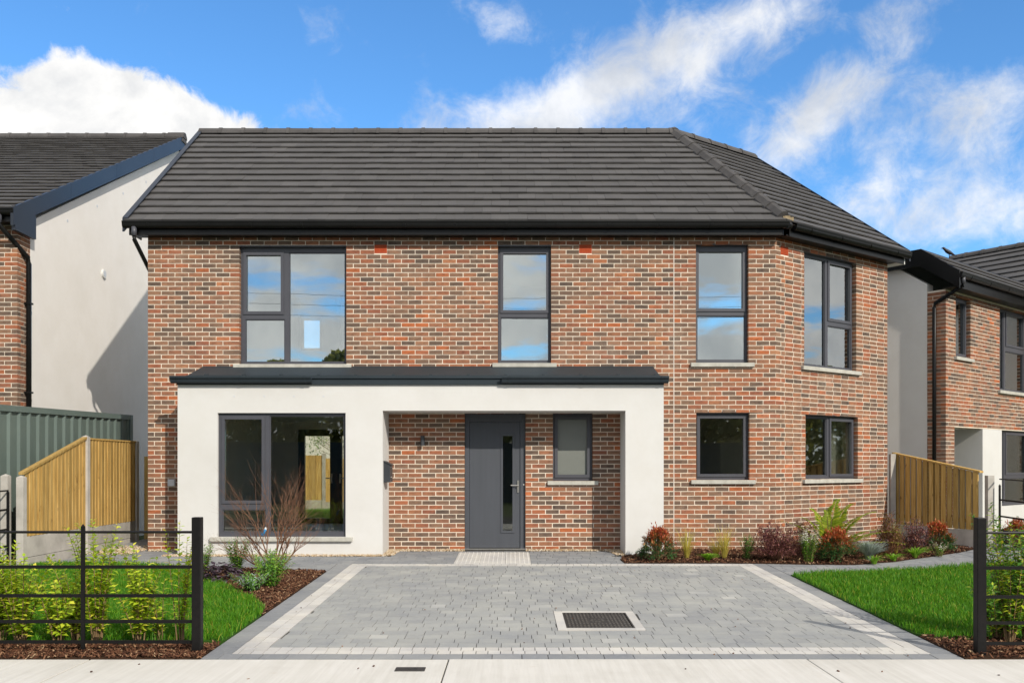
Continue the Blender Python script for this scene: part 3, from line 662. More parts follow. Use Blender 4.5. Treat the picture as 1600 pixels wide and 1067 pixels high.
MB().box(px0 + .28, YP + .3, -.02, pxa - .26, .3, .04).build('bay_floor', 'timber_floor', porch)
g8 = lambda x0, yt, x1, yb, k: (PX(x0), PZ(yb), PX(x1), PZ(yt), k)
T8 = Matrix.Translation((0, YP, 0))
window(porch, T8, w8, [g8(349.5, 654.5, 408, 782, 'sash'), g8(346, 796, 414, 831.5, 'fixed'), g8(420, 649, 537, 831.5, 'fixed')], pane_mat='glass_low', recess=.05, sill=.11, sill_d=.06)
ex = MB()
for x in (366, 413, 459.5, 505.5): ex.tube([(PX(x), YP - .004, PZ(619)), (PX(x), YP + .02, PZ(619))], .013, 10)
ex.build('fixing_hole', 'plastic_grey', porch)
# bell-cast bead under the porch front
bd = MB(); bd.box(px0 - .002, YP - .006, -.125, pxa + .002, YP - .0008, -.085 + .0); bd.build('base_bead', 'plastic_grey', porch)
# porch roof: sheet steel, fascia, two gutters
y0 = YP - .05; za, zb = 2.985, 2.775
rs = MB().prism([(PX(293), 0.0, za + .02), (PX(293), y0, zb), (PX(1031), y0, zb), (PX(1031), 0.0, za + .02)], (0, .012, -.03)).build('porch_roof', 'steel_roof', porch)
MB().box(PX(293), -.016, za + .006, PX(1031), -.002, ZF(572.5)).build('flashing', 'steel_roof', rs)
MB().box(PX(293) - .0, y0 - .014, zb - .035, PX(1031), y0 - .001, zb + .012).build('drip_edge', 'steel_roof', rs)
for i in range(13):
    x = PX(320) + i * .585
    MB().prism([(x, y0 + .01, zb + .024), (x + .05, y0 + .012, zb + .024), (x + .05, y0 + .07, zb + .045), (x, y0 + .07, zb + .05)], (0, 0, -.02)).build('roof_clip', 'steel_roof', rs)
fas = MB().box(PX(277), YP - .036, pzt - .012, PX(1037), YP - .0005, zb - .012).build('fascia', 'steel_roof', porch, bevel=.004)
og = [(0, .0), (0, -.105), (-.055, -.105), (-.075, -.088), (-.085, -.055), (-.108, -.035), (-.115, -.02), (-.115, .0), (-.105, .004), (-.1, -.012), (-.05, -.03)]
for a, b in ((PX(270), PX(488.5)), (PX(784), PX(1043))):
    gt = MB().prism([(b, YP - .037 + y, zb - .008 + z) for y, z in og], (a - b, 0, 0)).build('gutter', 'steel_roof', porch)
    for e in (a + .12, (a + b) / 2, b - .1):
        MB().prism([(e + .02, YP - .037 + y * 1.05, zb - .008 + z * 1.05 + .002) for y, z in og[:8]], (-.04, 0, 0)).build('gutter_bracket', 'steel_roof', gt)
# ---- roof
EX0 = -6.24; cP, sP = math.cos(PIT), math.sin(PIT); SLN = (RUN + EO) / cP
Ecorner = C0 - bis * (EO / math.cos(A_ / 2)); R1 = C0 + bis * (RUN / math.cos(A_ / 2)); OV = .28
t_all = []
d1, TR = roof_plane(house, (EX0, -EO, ZE), (1, 0, 0), (0, cP, sP), [(0, 0), (Ecorner.x - EX0, 0), (R1.x - EX0, SLN), (0, SLN)], pre=t_all)
ew = Vector((cA, sA, 0)); E2 = Vector((Ecorner.x, Ecorner.y, ZE)); wl2 = (WE + ew * OV - C0).length
offE = (Ecorner - C0).dot(ew); offR = (R1 - C0).dot(ew)
d2, TR2 = roof_plane(house, E2, ew, INW * cP + Vector((0, 0, sP)), [(0, 0), (wl2 - offE, 0), (wl2 - offE, SLN), (offR - offE, SLN)], pre=t_all, first=1)
lay([p for p, _ in t_all], 'roof_tile', 'roof_tiles', 'tile', d1, 300, tilt=.004, jit=.0018)
MB().prism([(EX0, RUN, ridge_z), (R1.x, RUN, ridge_z), (CB.x, CB.y + .1, 5.15), (EX0, DEP + .1, 5.15)], (0, 0, -.08)).build('rear_roof', 'tile', house)
Rr = Vector((R1.x, R1.y, ridge_z)); R2 = C0 + ew * wl2 + INW * RUN; R2.z = ridge_z
MB().prism([tuple(Rr), tuple(R2), tuple(WB + ew * OV + Vector((0, 0, 5.15))), (CB.x, CB.y + .1, 5.15)], (0, 0, -.08)).build('rear_roof', 'tile', house)
rz = Vector((0, 0, .035))
caps(d1, Vector((EX0 - .02, RUN, ridge_z)) + rz, Vector((R1.x - .05, RUN, ridge_z)) + rz, step=.455, w=.12, h=.075)
caps(d1, Vector((Ecorner.x - .01, Ecorner.y + .1, ZE + .1)) + rz * .6, Rr + rz * 1.1, 'hip_tile', step=.44, w=.125, h=.085)
caps(d2, R2 + rz, Rr + rz * .9, step=.455, w=.12, h=.075)
hm = MB(); 
for i in range(9):
    c = Vector((Ecorner.x + rnd.uniform(-.09, .11), Ecorner.y + .09 + rnd.uniform(-.03, .04), ZE + .045 + rnd.uniform(-.01, .05))); s = rnd.uniform(.03, .05)
    hm.box(c.x - s, c.y - s * .6, c.z - s * .7, c.x + s, c.y + s * .6, c.z + s * .7)
hm.build('hip_mortar', 'mortar_bed', d1)
# verges, fascias, soffits, gutters
MB().prism([(EX0 - .034, -EO - .015, ZE + .075), (EX0 - .034, RUN, ridge_z + .095), (EX0 - .034, RUN, ridge_z + .07), (EX0 - .034, -EO - .015, ZE + .05)], (.085, 0, 0)).build('verge_cap', 'verge', house)
vb = MB().prism([(EX0 - .035, -EO - .02, ZE + .06), (EX0 - .035, -EO - .02, ZE - .16), (EX0 - .035, RUN, ridge_z - .13), (EX0 - .035, RUN, ridge_z + .08)][::-1], (.033, 0, 0)).build('verge_trim', 'verge', house)
T2v = frame(C0 + ew * wl2, A_ + R(90)); q = lambda u, z: T2v @ Vector((u, -.035, z))
MB().prism([q(-EO, ZE - .14), q(RUN, ridge_z - .11), q(RUN, ridge_z + .08), q(-EO, ZE + .06)], T2v.to_3x3() @ Vector((0, .033, 0))).build('verge_trim', 'verge', house)
zf0, zf1 = 5.105, 5.27
MB().box(XW - .22, -.215, zf0, Ecorner.x - .02, -.195, zf1).build('fascia', 'pvc', house, bevel=.003)
MB().box(XW - .22, -.194, zf0 + .012, C0.x + .06, .02, zf0 + .03).build('soffit', 'pvc', house)
MB().box(XW - .22, -.194, zf0 + .031, XW - .2, .25, zf1).build('box_end', 'pvc', house)
TF = frame(C0, A_)
MB().obox(TF, .075, -.215, zf0, WL + .2, -.195, zf1).build('fascia', 'pvc', house, bevel=.003)
MB().obox(TF, 0.02, -.194, zf0 + .0125, WL + .2, .02, zf0 + .0305).build('soffit', 'pvc', house)
be = MB(); be.obox(TF, WL + .2, -.214, zf0 - .004, WL + .225, .25, zf1); be.obox(TF, WL + .005, -.19, zf0 - .002, WL + .2, .25, zf0 + .01); be.build('box_end', 'white_gloss', house)
gutter(house, Matrix.Translation((0, -.216, ZE + .005)), XW - .29, Ecorner.x + .035)
gutter(house, TF @ Matrix.Translation((0, -.216, ZE + .005)), .115, WL + .27)
gx = MB(); gx.tube([(Ecorner.x + .01, -.3, ZE - .055), (Ecorner.x + .06, -.26, ZE - .055)], .058, 10); gx.build('gutter_angle', 'pvc', house)
dp = MB(); ox, oy = XW - .11, -.275
dp.tube([(ox, oy, 5.23), (ox, oy, 5.07)], .036, 10); dp.tube([(ox, oy, 5.08), (ox, oy, 5.02), (XW - .055, .33, 4.55), (XW - .055, .36, 4.45), (XW - .055, .36, -.1)], .034, 10)
dpo = dp.build('downpipe', 'pvc', house, smooth=True)
MB().tube([(ox, oy - .006, 5.22), (ox, oy - .006, 5.075)], .042, 12).build('pipe_socket', 'frame', dpo, smooth=True)
# ---- things fixed to the house
y = -.2; dl = D
wlp = thing('wall_lamp', (U(661), -.01, ZF(693)), 'slim black up and down wall lamp on the brick porch wall', 'lamp')
lm = MB(); lx, lz = U(661), ZF(688.5)
lm.box(lx - .028, -.05, lz - .05, lx + .028, -.001, lz + .05); lm.build('bracket', 'mailbox', wlp)
MB().tube([(lx, -.085, lz - .078), (lx, -.085, lz + .078)], .034, 16).build('lamp_body', 'mailbox', wlp, smooth=False, bevel=.003)
MB().tube([(lx, -.085, lz - .082), (lx, -.085, lz - .0785)], .026, 12).build('lens', 'white_tag', wlp)
mbx = thing('mailbox', (pxa + .05, -.45, PZ(753)), 'charcoal steel mailbox fixed to the inner side of the white porch', 'mailbox')
zb0, zb1 = PZ(753.5), PZ(721)
MB().prism([(pxa + .001, -.62, zb0), (pxa + .105, -.62, zb0), (pxa + .105, -.62, zb1 - .05), (pxa + .001, -.62, zb1)], (0, .3, 0)).build('mailbox_body', 'mailbox', mbx, bevel=.006)
MB().prism([(pxa + .001, -.632, zb1 + .001), (pxa + .001, -.632, zb1 + .014), (pxa + .12, -.632, zb1 - .043), (pxa + .12, -.632, zb1 - .056)][::-1], (0, .324, 0)).build('lid', 'mailbox', mbx)
MB().tube([(pxa + .106, -.5, zb0 + .24), (pxa + .115, -.5, zb0 + .24)], .012, 10).build('lock', 'chrome', mbx)
MB().tube([(pxa + .106, -.5, zb0 + .08), (pxa + .115, -.5, zb0 + .08)], .009, 10).build('lock', 'chrome', mbx)
jb = thing('junction_box', (U(269), -.02, ZF(760)), 'small pale grey junction box on bricks left of the white porch', 'junction box')
MB().box(U(263.5), -.05, ZF(759.5), U(274.5), .0, ZF(748.5)).build('box_body', 'plastic_grey', jb, bevel=.006)
MB().box(U(263.5) + .006, -.062, ZF(759.5) + .006, U(274.5) - .006, -.051, ZF(748.5) - .006).build('lid', 'plastic_grey', jb, bevel=.004)

# ================================================================== LEFT NEIGHBOUR
nl = thing('house', (-10.5, 7, 0), 'left neighbouring house with pale rendered gable, blue black verge and brick front', 'house')
NX, NY = -8.23, .2
TLn = Matrix.Translation((0, NY, 0)); TLr = frame((NX, NY, 0), R(90))
m = MB(); holed(m, TLn, -13, NX - .0035, -.4, 5.42, [], .0035, .3); m.prism([(NX - .0035, NY + .3, -.4), (NX - .0035, NY + .40, -.4), (NX - .0035, NY + .40, 5.42), (NX - .0035, NY + .3, 5.42)], (-.2, 0, 0))
m.box(NX - .3, NY + .0036, -.4, NX - .0036, NY + .3, 5.42)
lw = m.build('brick_wall', 'mortar', nl)
lp = bricks(TLn, -9.9, NX, .9, 5.40, [], 0) + bricks(TLr, .102, .40, .9, 5.40, [], 1)
lay(lp, 'brick', 'bricks', 'brick', lw, 300, tilt=.004)
LR = 7.5; lpit = math.atan(.512); lze = 5.55; lzr = lze + (LR + .1) * math.tan(lpit)
MB().prism([(NX, NY + .405, -.4), (NX, 14.9, -.4), (NX, 14.9, 5.5), (NX, LR, lzr - .3), (NX, NY + .405, 5.5 + .05)], (-.3, 0, 0)).build('gable_wall', 'render_pink', nl)
MB().box(-13, 14.6, -.4, NX - .3, 14.9, 5.5).build('rear_wall', 'render_pink', nl)
ld, _ = roof_plane(nl, (-13.3, -.12, lze), (1, 0, 0), (0, math.cos(lpit), math.sin(lpit)), [(0, 0), (5.2, 0), (5.2, (LR + .12) / math.cos(lpit)), (0, (LR + .12) / math.cos(lpit))], n=300, gauge=.32)
MB().prism([(-13.3, LR, lzr), (-8.1, LR, lzr), (-8.1, 15.1, 5.5), (-13.3, 15.1, 5.5)], (0, 0, -.08)).build('rear_roof', 'tile', nl)
caps(ld, Vector((-13.3, LR, lzr + .05)), Vector((-8.08, LR, lzr + .05)), step=.455, w=.12, h=.075)
pr = lambda y, dz: (-8.095, y, lze + (y + .12) * math.tan(lpit) + dz)
vb = MB()
for i in range(4):
    a, b = -.16 + i * (LR + .2) / 4, -.16 + (i + 1) * (LR + .2) / 4 - .006
    vb.prism([pr(a, -.25), pr(b, -.25), pr(b, .045), pr(a, .045)], (-.05, 0, 0))
vb.build('verge_trim', 'verge', nl)
ap = MB(); ap.prism([(-8.08, LR - .16, lzr - .12), (-8.08, LR + .16, lzr - .12), (-8.08, LR + .05, lzr + .13), (-8.08, LR - .05, lzr + .13)], (-.4, 0, 0)); ap.build('ridge_cap', 'ridge', nl)
MB().box(-8.16, -.1, 5.22, -8.1, .55, 5.62).build('box_end', 'verge', nl)
MB().box(-13, -.06, 5.36, -8.16, -.04, 5.54).build('fascia', 'pvc', nl); MB().box(-13, -.039, 5.372, -8.16, .22, 5.39).build('soffit', 'pvc', nl)
gutter(nl, Matrix.Translation((0, -.06, lze + .01)), -13, -8.1)
dp = MB(); dp.tube([(-8.36, -.115, 5.5), (-8.36, -.115, 5.3), (-8.17, .42, 4.88), (-8.17, .45, 4.78), (-8.17, .45, -.2)], .042, 10)
dpo = dp.build('downpipe', 'pvc', nl, smooth=True); MB().tube([(-8.36, -.122, 5.48), (-8.36, -.122, 5.33)], .048, 12).build('pipe_socket', 'frame', dpo, smooth=True)
for z in (4.1, 2.6): MB().box(-8.23, .40, z, -8.12, .50, z + .03).build('pipe_clip', 'pvc', dpo)
vz = P(161, 428, 3.36); vt = MB(); vt.tube([(NX - .02, 3.36, vz.z), (NX + .035, 3.36, vz.z)], .085, 18); vv = vt.build('wall_vent', 'white_gloss', nl); MB().tube([(NX + .036, 3.36, vz.z), (NX + .04, 3.36, vz.z)], .058, 16).build('vent_grille', 'plastic_grey', vv)
eh = MB()
for i in range(6):
    yy = .7 + i * 1.2; eh.tube([(NX - .01, yy, lze + yy * math.tan(lpit) - .62), (NX + .004, yy, lze + yy * math.tan(lpit) - .62)], .03, 8)
eh.build('fixing_hole', 'plastic_grey', nl)

# ================================================================== RIGHT NEIGHBOUR
nr = thing('house', (10.5, 6, 0), 'right neighbouring brick house with narrow upper window and white porch pier', 'house')
A2 = R(40.5); c2, s2 = math.cos(A2), math.sin(A2); e2 = Vector((c2, s2, 0)); i2 = Vector((-s2, c2, 0)); CN = Vector((8.39, 2.7, 0)); TN = frame(CN, A2); TS = frame(CN, A2 + R(90))
def un(x):
    k = (x - CX) / F; return ((D + CN.y) * k - CN.x) / (c2 - k * s2)
def zn(u, y): p = CN + e2 * u; return ZC + (HY - y) * (p.y + D) / F
nzt = 4.80
na = (un(1493.5), zn(un(1494), 557), un(1516.5), zn(un(1494), 462.5)); nb = (un(1562), zn(un(1565), 610), un(1562) + 1.55, zn(un(1563), 483)); nb = (nb[0], nb[1], nb[2], na[3] + .02)
pz = zn(un(1492), 667); po = (un(1491.5), -1, un(1491.5) + 2.0, pz); pp = un(1535.5); pq = un(1565.5)
ng = (pq, zn(un(1566), 790), pq + 1.6, pz)
m = MB(); holed(m, TN, .0036, 7, -.5, nzt, grow([na, nb], .004) + [(po[0], -1, ng[2], pz)], .0035, .3); m.obox(TS, .3001, -.25, -.5, .36, -.0036, nzt)
rwl = m.build('brick_wall', 'mortar', nr)
rp = bricks(TN, 0, 6.4, .2, nzt - .02, [na, nb, (po[0], -1, ng[2], pz)], 0) 
tsb = frame(CN + i2 * .36, A2 - R(90)); rp += bricks(tsb, 0, .26, .2, nzt - .02, [], 1)
lay(rp, 'brick', 'bricks', 'brick', rwl, 300, tilt=.004)
gs = lambda u, z: TS @ Vector((u, 0, z))
rpit = R(37)
MB().prism([gs(.365, -.5), gs(6.5, -.5), gs(6.5, nzt + .72), gs(1.2, nzt + .72), gs(.365, nzt + .15)][::-1], TS.to_3x3() @ Vector((0, -.25, 0))).build('side_wall', 'render_bounce', nr)
window(nr, TN, na, [(na[0] + .075, na[1] + .085, na[2] - .085, na[3] - .085, 'sash')], sill=.07)
mn = na[1]
window(nr, TN, nb, [(nb[0] + .05, nb[1] + .05, nb[0] + .42, nb[3] - .05, 'fixed'), (nb[0] + .56, (nb[1] + nb[3]) / 2 + .15, nb[2] - .09, nb[3] - .09, 'sash'), (nb[0] + .51, nb[1] + .05, nb[2] - .05, (nb[1] + nb[3]) / 2, 'fixed')])
rec = MB(); rec.obox(TN, pp, .3, -.5, pq, 1.7, pz); rec.obox(TN, pp, .002, -.5, pq, .2999, pz - .004); rec.obox(TN, po[0], 1.5, -.5, pp - .001, 1.7, pz); rec.obox(TN, po[0] - .2, .31, -.5, po[0] - .001, 1.7, pz); rec.obox(TN, po[0], .31, pz, ng[2], 1.7, pz + .2)
rec.build('porch', 'render', nr)
MB().obox(TN, pp - .36, .72, zn(un(1535), 733) - .3, pp - .002, 1.05, zn(un(1535), 731)).build('mailbox_body', 'mailbox', nr)
window(nr, TN, ng, [(ng[0] + .05, ng[1] + .05, ng[0] + .3, ng[3] - .05, 'fixed'), (ng[0] + .42, ng[1] + .7, ng[2] - .09, ng[3] - .09, 'sash'), (ng[0] + .38, ng[1] + .05, ng[2] - .05, ng[1] + .58, 'fixed')], pane_mat='glass_low', sill=0)
MB().obox(TN, ng[0], .008, -.5, ng[2], .2, ng[1] - .01).build('wall_base', 'render', nr)
MB().obox(TN, .3, 4.6, -.5, 6.6, 4.8, nzt).build('inner_wall', 'plaster', nr)
rze = 5.06; EO2 = .3; O2 = CN + i2 * -EO2 + e2 * -.14 + Vector((0, 0, rze)); sl2 = (.42 + EO2) / math.cos(rpit)
rd, _ = roof_plane(nr, O2, e2, i2 * math.cos(rpit) + Vector((0, 0, math.sin(rpit))), [(0, 0), (7.4, 0), (7.4, sl2), (0, sl2)], n=300, gauge=.30)
top = O2 + (i2 * math.cos(rpit) + Vector((0, 0, math.sin(rpit)))) * sl2
Tt = frame(top, A2); MB().obox(Tt, 0, .001, -.12, 7.4, .05, .03).build('parapet_cap', 'verge', nr); MB().obox(Tt, 0, .051, -.2, 7.4, 5.5, -.06).build('flat_roof', 'asphalt', nr)
q = lambda u, z: frame(CN + e2 * -.145, A2 + R(90)) @ Vector((u, 0, z))
MB().prism([q(-EO2 - .02, rze - .30), q(.45, rze + .24), q(6.5, rze + .24), q(6.5, rze + .57), q(.42, rze + .57), q(-EO2 - .02, rze + .03)], frame(CN, A2).to_3x3() @ Vector((.03, 0, 0))).build('verge_trim', 'pvc', nr)
MB().obox(TN, -.1, -.26, nzt - .01, 7, -.24, rze - .01).build('fascia', 'pvc', nr); MB().obox(TN, -.1, -.239, nzt + .001, 7, .02, nzt + .02).build('soffit', 'pvc', nr)
gutter(nr, TN @ Matrix.Translation((0, -.26, rze + .005)), -.13, 7)
dp = MB(); gp = lambda u, y, z: tuple(TN @ Vector((u, y, z)))
dp.tube([gp(.02, -.31, rze - .03), gp(.02, -.31, rze - .24), gp(-.055, .19, rze - .52), gp(-.055, .2, rze - .6), gp(-.055, .2, -.3)], .036, 10)
dpo = dp.build('downpipe', 'pvc', nr, smooth=True); MB().tube([gp(.02, -.318, rze - .06), gp(.02, -.318, rze - .2)], .042, 12).build('pipe_socket', 'frame', dpo, smooth=True)
# house further along the street: only its roof slope shows
nf = thing('house', (13.0, 12, 0), 'dark tiled roof slope of a house further right, beyond the right neighbour', 'house')
rx = Vector((.61, -.79, 0)).normalized(); dn = Vector((-rx.y * -1, 0, 0)); dn = Vector((-.79, -.61, 0)).normalized()
pA = Vector((13.5, 24 - D, 7.17)); L0 = pA - rx * 1.95; LE = 6.0; fp = R(35); sl = 3.2
Sx = (-dn) * math.cos(fp) + Vector((0, 0, math.sin(fp)))
fd2, _ = roof_plane(nf, L0 - Sx * sl, rx, Sx, [(0, 0), (LE, 0), (LE, sl), (0, sl)], n=120, gauge=.32)
caps(fd2, L0 + Vector((0, 0, .04)), L0 + rx * LE + Vector((0, 0, .04)), w=.12, h=.075)
base = L0 - Sx * sl - dn * .3
Tf = Matrix.Translation(base) @ Matrix.Rotation(math.atan2(rx.y, rx.x), 4, 'Z')
MB().obox(Tf, .2, 0, -base.z - .4, LE, .3, .1).build('wall', 'render_pink', nf)
# ================================================================== GROUND
def sheet(name, prof, x0, x1, mat, kind='structure', dz=0):
    m = MB(); v = []
    for y, z in prof: v += [(x0, y, z + dz), (x1, y, z + dz)]
    m.add(v, [(2 * i, 2 * i + 1, 2 * i + 3, 2 * i + 2) for i in range(len(prof) - 1)])
    return tag(m.build(name, mat), kind=kind)
YF = -7.52                                              # back edge of the footpath
sheet('ground', [(-300, -.6), (-40, -.6), (-17, -.42), (-9.6, -.42), (-7.6, -.28), (0, -.085), (.4, -.16), (300, -.16)], -300, 300, 'field')
zf = SL * YF
road = sheet('road', [(-16.5, -.38), (-9.75, -.36)], -60, 60, 'asphalt')
kb = MB(); kb.box(-60, -9.74, -.5, 60, -9.6, zf - .012); tag(kb.build('kerb', 'concrete'), kind='structure')
fp_ = tag(MB().box(-16, -9.6, zf - .2, 16, YF, zf - .035).build('footpath', 'joint'), kind='structure')
xs = [-16, -12.16, -9.25, -6.34, -3.43, -.52, 2.39, 5.3, 8.21, 11.12, 16]
for a, b in zip(xs, xs[1:]):
    MB().box(a + .006, -9.595, zf - .12, b - .006, YF, zf + rnd.uniform(-.002, .002)).build('paving_slab', 'footpath', fp_, bevel=.006)
def slab(x, y, dz=0): return Matrix.Translation((x, y, SL * y + dz)) @ Matrix.Rotation(math.atan(SL), 4, 'X') @ Matrix.Rotation(R(-90), 4, 'X')
# local x = right, local z = towards the house (-y before turn), local y = downwards
def slabT(x, y, dz=0):
    s = Vector((0, 1, SL)).normalized(); n = Vector((0, -SL, 1)).normalized()
    return Matrix(((1, 0, 0, x), (0, -n.y, s.y, y), (0, -n.z, s.z, SL * y + dz), (0, 0, 0, 1)))
def rows(x0, x1, y0, y1, depth, lens, gap=.006, along='x', jitter=True):
    out = []
    if along == 'x':
        n = max(1, round((y1 - y0) / depth)); dd = (y1 - y0) / n
        for r in range(n):
            x = x0 - (rnd.uniform(0, .15) if jitter else 0)
            while x < x1 - .012:
                w = rnd.choice(lens); a = max(x, x0); b = min(x + w, x1)
                if x1 - b < .06: b = x1; w = b - x
                if b - a > .03: out.append((slabT(a + gap / 2, y0 + r * dd + gap / 2, 0), b - a - gap, .05, dd - gap, None))
                x += w
    else:
        n = max(1, round((x1 - x0) / depth)); dd = (x1 - x0) / n
        for r in range(n):
            y = y0
            while y < y1 - .012:
                w = rnd.choice(lens); b = min(y + w, y1)
                if y1 - b < .05: b = y1; w = b - y
                out.append((slabT(x0 + r * dd + gap / 2, y + gap / 2, 0), dd - gap, .05, b - y - gap, None)); y += w
    return out
DX0, DX1 = -2.34, 3.485; YB0, YB1 = -1.93, -1.70
base_ = tag(MB().add([(DX0 - .2, YF, SL * YF - .010), (DX1 + .19, YF, SL * YF - .010), (DX1 + .19, YB1, SL * YB1 - .010), (DX0 - .2, YB1, SL * YB1 - .010)], [(0, 1, 2, 3)]).build('driveway', 'joint'), kind='structure')
MHX0, MHX1, MHY0, MHY1 = G(872, 984).x, G(1009, 984).x, G(900, 984).y, G(900, 955).y
fld = rows(DX0 + .245, DX1 - .245, YF + .43, YB0, .173, [.125, .16, .16, .165, .165, .215, .24])
def cutmh(l):
    o = []
    for p in l:
        a = p[0].translation; x0, y0, x1, y1 = a.x, a.y, a.x + p[1], a.y + p[3]
        if x1 < MHX0 or x0 > MHX1 or y1 < MHY0 + .02 or y0 > MHY1 - .02: o.append(p); continue
        if MHX0 - x0 > .03: o.append((slabT(x0, y0), MHX0 - x0 - .004, .05, p[3], None))
        if x1 - MHX1 > .03: o.append((slabT(MHX1 + .004, y0), x1 - MHX1 - .004, .05, p[3], None))
        if MHY0 - y0 > .03 : o.append((slabT(max(x0, MHX0), y0), min(x1, MHX1) - max(x0, MHX0) - .004, .05, MHY0 - y0 - .004, None))
        if y1 - MHY1 > .03 : o.append((slabT(max(x0, MHX0), MHY1 + .004), min(x1, MHX1) - max(x0, MHX0) - .004, .05, y1 - MHY1 - .004, None))
    return o
fld = [p for p in cutmh(fld) if p[1] > .02 and p[3] > .02]
lay(fld, 'paver', 'pavers', 'paver', base_, 190, tilt=.0035, jit=.0012)
lt = rows(DX0, DX1, YF + .185, YF + .43, .1225, [.10, .105, .11]) + rows(DX0 + 0, DX1, YB0, YB1, .115, [.10, .11])
lt += rows(DX0, DX0 + .245, YF + .43, YB0, .1225, [.2, .21], along='y') + rows(DX1 - .245, DX1, YF + .43, YB0, .1225, [.2, .21], along='y')
lay(lt, 'border_block', 'border_blocks', 'paver_light', base_, 60, tilt=.003, jit=.001)
dk = rows(DX0 - .2, DX1 + .19, YF + .004, YF + .185, .18, [.165, .215, .245]) + rows(DX0 - .2, DX0, YF + .185, YB1, .2, [.22, .245], along='y') + rows(DX1, DX1 + .19, YF + .185, YB1, .19, [.22, .245], along='y')
lay(dk, 'edge_block', 'edge_blocks', 'paver_dark', base_, 50, tilt=.003, jit=.001)

# beds, lawns: outlines in plan
def pl(pts): return [(G(x, y).x, G(x, y).y) for x, y in pts]
XL, XR = DX0 - .205, DX1 + .195
curve_l = pl([(300, 892), (319, 903), (358, 918), (392, 934), (414, 952)])
lawn_l = [(-7.0, G(0, 883).y)] + pl([(0, 883), (120, 881), (258, 886)]) + curve_l + [(XL, G(0, 962).y), (XL, G(0, 1003).y), (-7.0, G(0, 1003).y)]
bed_l = pl([(262, 885), (330, 887), (420, 890)]) + [(XL, G(0, 893).y), (XL, G(0, 964).y)] + pl([(412, 956), (390, 938), (356, 922), (317, 907), (298, 896)])
bed_f = [(-7.0, G(0, 1007).y), (XL, G(0, 1007).y), (XL, YF + .004), (-7.0, YF + .004)]
lawn_r = [(XR, G(0, 899).y)] + pl([(1290, 895.5), (1345, 895), (1400, 892), (1455, 889), (1530, 884), (1650, 878)]) + [(8.2, G(0, 880).y), (8.2, G(0, 1000).y), (XR + .1, G(0, 1000).y), (XR, G(0, 990).y)]
bed_r2 = [(XR, G(0, 994).y), (XR + .3, G(0, 998).y), (8.2, G(0, 1000).y), (8.2, YF + .004), (XR, YF + .004)]
bed_r = [(pxb + .02, YP + .06)] + pl([(969, 874), (976, 880), (1080, 880), (1185, 880.5), (1265, 882), (1335, 882.5), (1395, 878), (1450, 870.5), (1500, 863), (1521, 858.5)]) + [(7.72, .2), (7.1, 1.9), (WE.x, WE.y), (C0.x, -.0), (px1, 0.0), (px1, YP), (pxb + .02, YP)]
def flat(name, poly, mat, dz, sub=None):
    m = MB(); m.add([(x, y, gz(y) + dz) for x, y in poly], [tuple(range(len(poly)))[::1]])
    m.add([(x, y, gz(y) - .1) for x, y in poly], [])
    n = len(poly)
    for i in range(n): m.f.append((i, (i + 1) % n, n + (i + 1) % n, n + i))
    o = m.build(name, mat)
    return tag(o, kind='structure')
# paths
pb = MB(); py0 = -3.1
pb.add([(-6.9, py0, SL * py0 - .012), (9.5, py0, SL * py0 - .012), (9.5, .02, -.012), (-6.9, .02, -.012), (9.5, 3.5, -.012), (-6.9, 3.5, -.012), (5.4, .02, -.012), (5.4, 3.5, -.012), (-5.99, .02, -.012), (-5.99, 3.5, -.012)], [(0, 1, 2, 3), (3, 8, 9, 5), (6, 2, 4, 7)])
path = tag(pb.build('path', 'joint'), kind='structure')
TX0, TX1 = -.86, .27
pp_ = []
skip = [lawn_l, bed_l, lawn_r, bed_r]
pp_ += rows(-6.75, TX0, -1.695, -.16, .173, [.125, .165, .215, .245]) + rows(TX1, 9.0, -1.695, -.16, .173, [.125, .165, .215, .245])
pp_ += rows(-6.75, XL - .0, -3.0, -1.70, .173, [.165, .215, .245]) + rows(XR, 9.0, -3.0, -1.70, .173, [.165, .215, .245])
pp_ += [p for p in rows(4.6, 9.0, -.155, 2.6, .173, [.165, .215, .245])] + rows(-6.75, -6.0, -.155, 2.8, .173, [.165, .215])
def keep(p):
    c = p[0] @ Vector((p[1] / 2, 0, p[3] / 2)); s = [p[0] @ Vector((a * p[1], 0, b * p[3])) for a in (0, 1) for b in (0, 1)]
    if any(all(inpoly((q.x, q.y), k) for q in s) for k in skip): return False
    if px0 < c.x < pxa + .12 and c.y > YP - .13: return False
    if pxb - .16 < c.x < px1 and c.y > YP - .1: return False
    if c.x > 4.3 and c.y > -.16:
        l = T1.inverted() @ c
        if l.y > -.1: return False
    return True
pp_ = [p for p in pp_ if keep(p)]
lay([p for p in pp_], 'paver', 'pavers', 'paver_dark', path, 200, tilt=.003, jit=.001)
tb = rows(TX0, TX1, -.30, -.16, .14, [.2]) ; lay(tb, 'edge_block', 'edge_blocks', 'paver_dark', path, 6)
ts = MB(); nx, ny = 3, 3
tp = []
for i in range(nx):
    for j in range(4):
        w = (TX1 - TX0) / nx; h = (1.695 - .30) / 4
        tp.append((slabT(TX0 + i * w + .002, -1.695 + j * h + .002, 0), w - .004, .05, h - .004, None))
lay(tp, 'tactile_slab', 'tactile_slabs', 'paver_light', path, 12, tilt=.001, jit=.0006)
dm = MB()
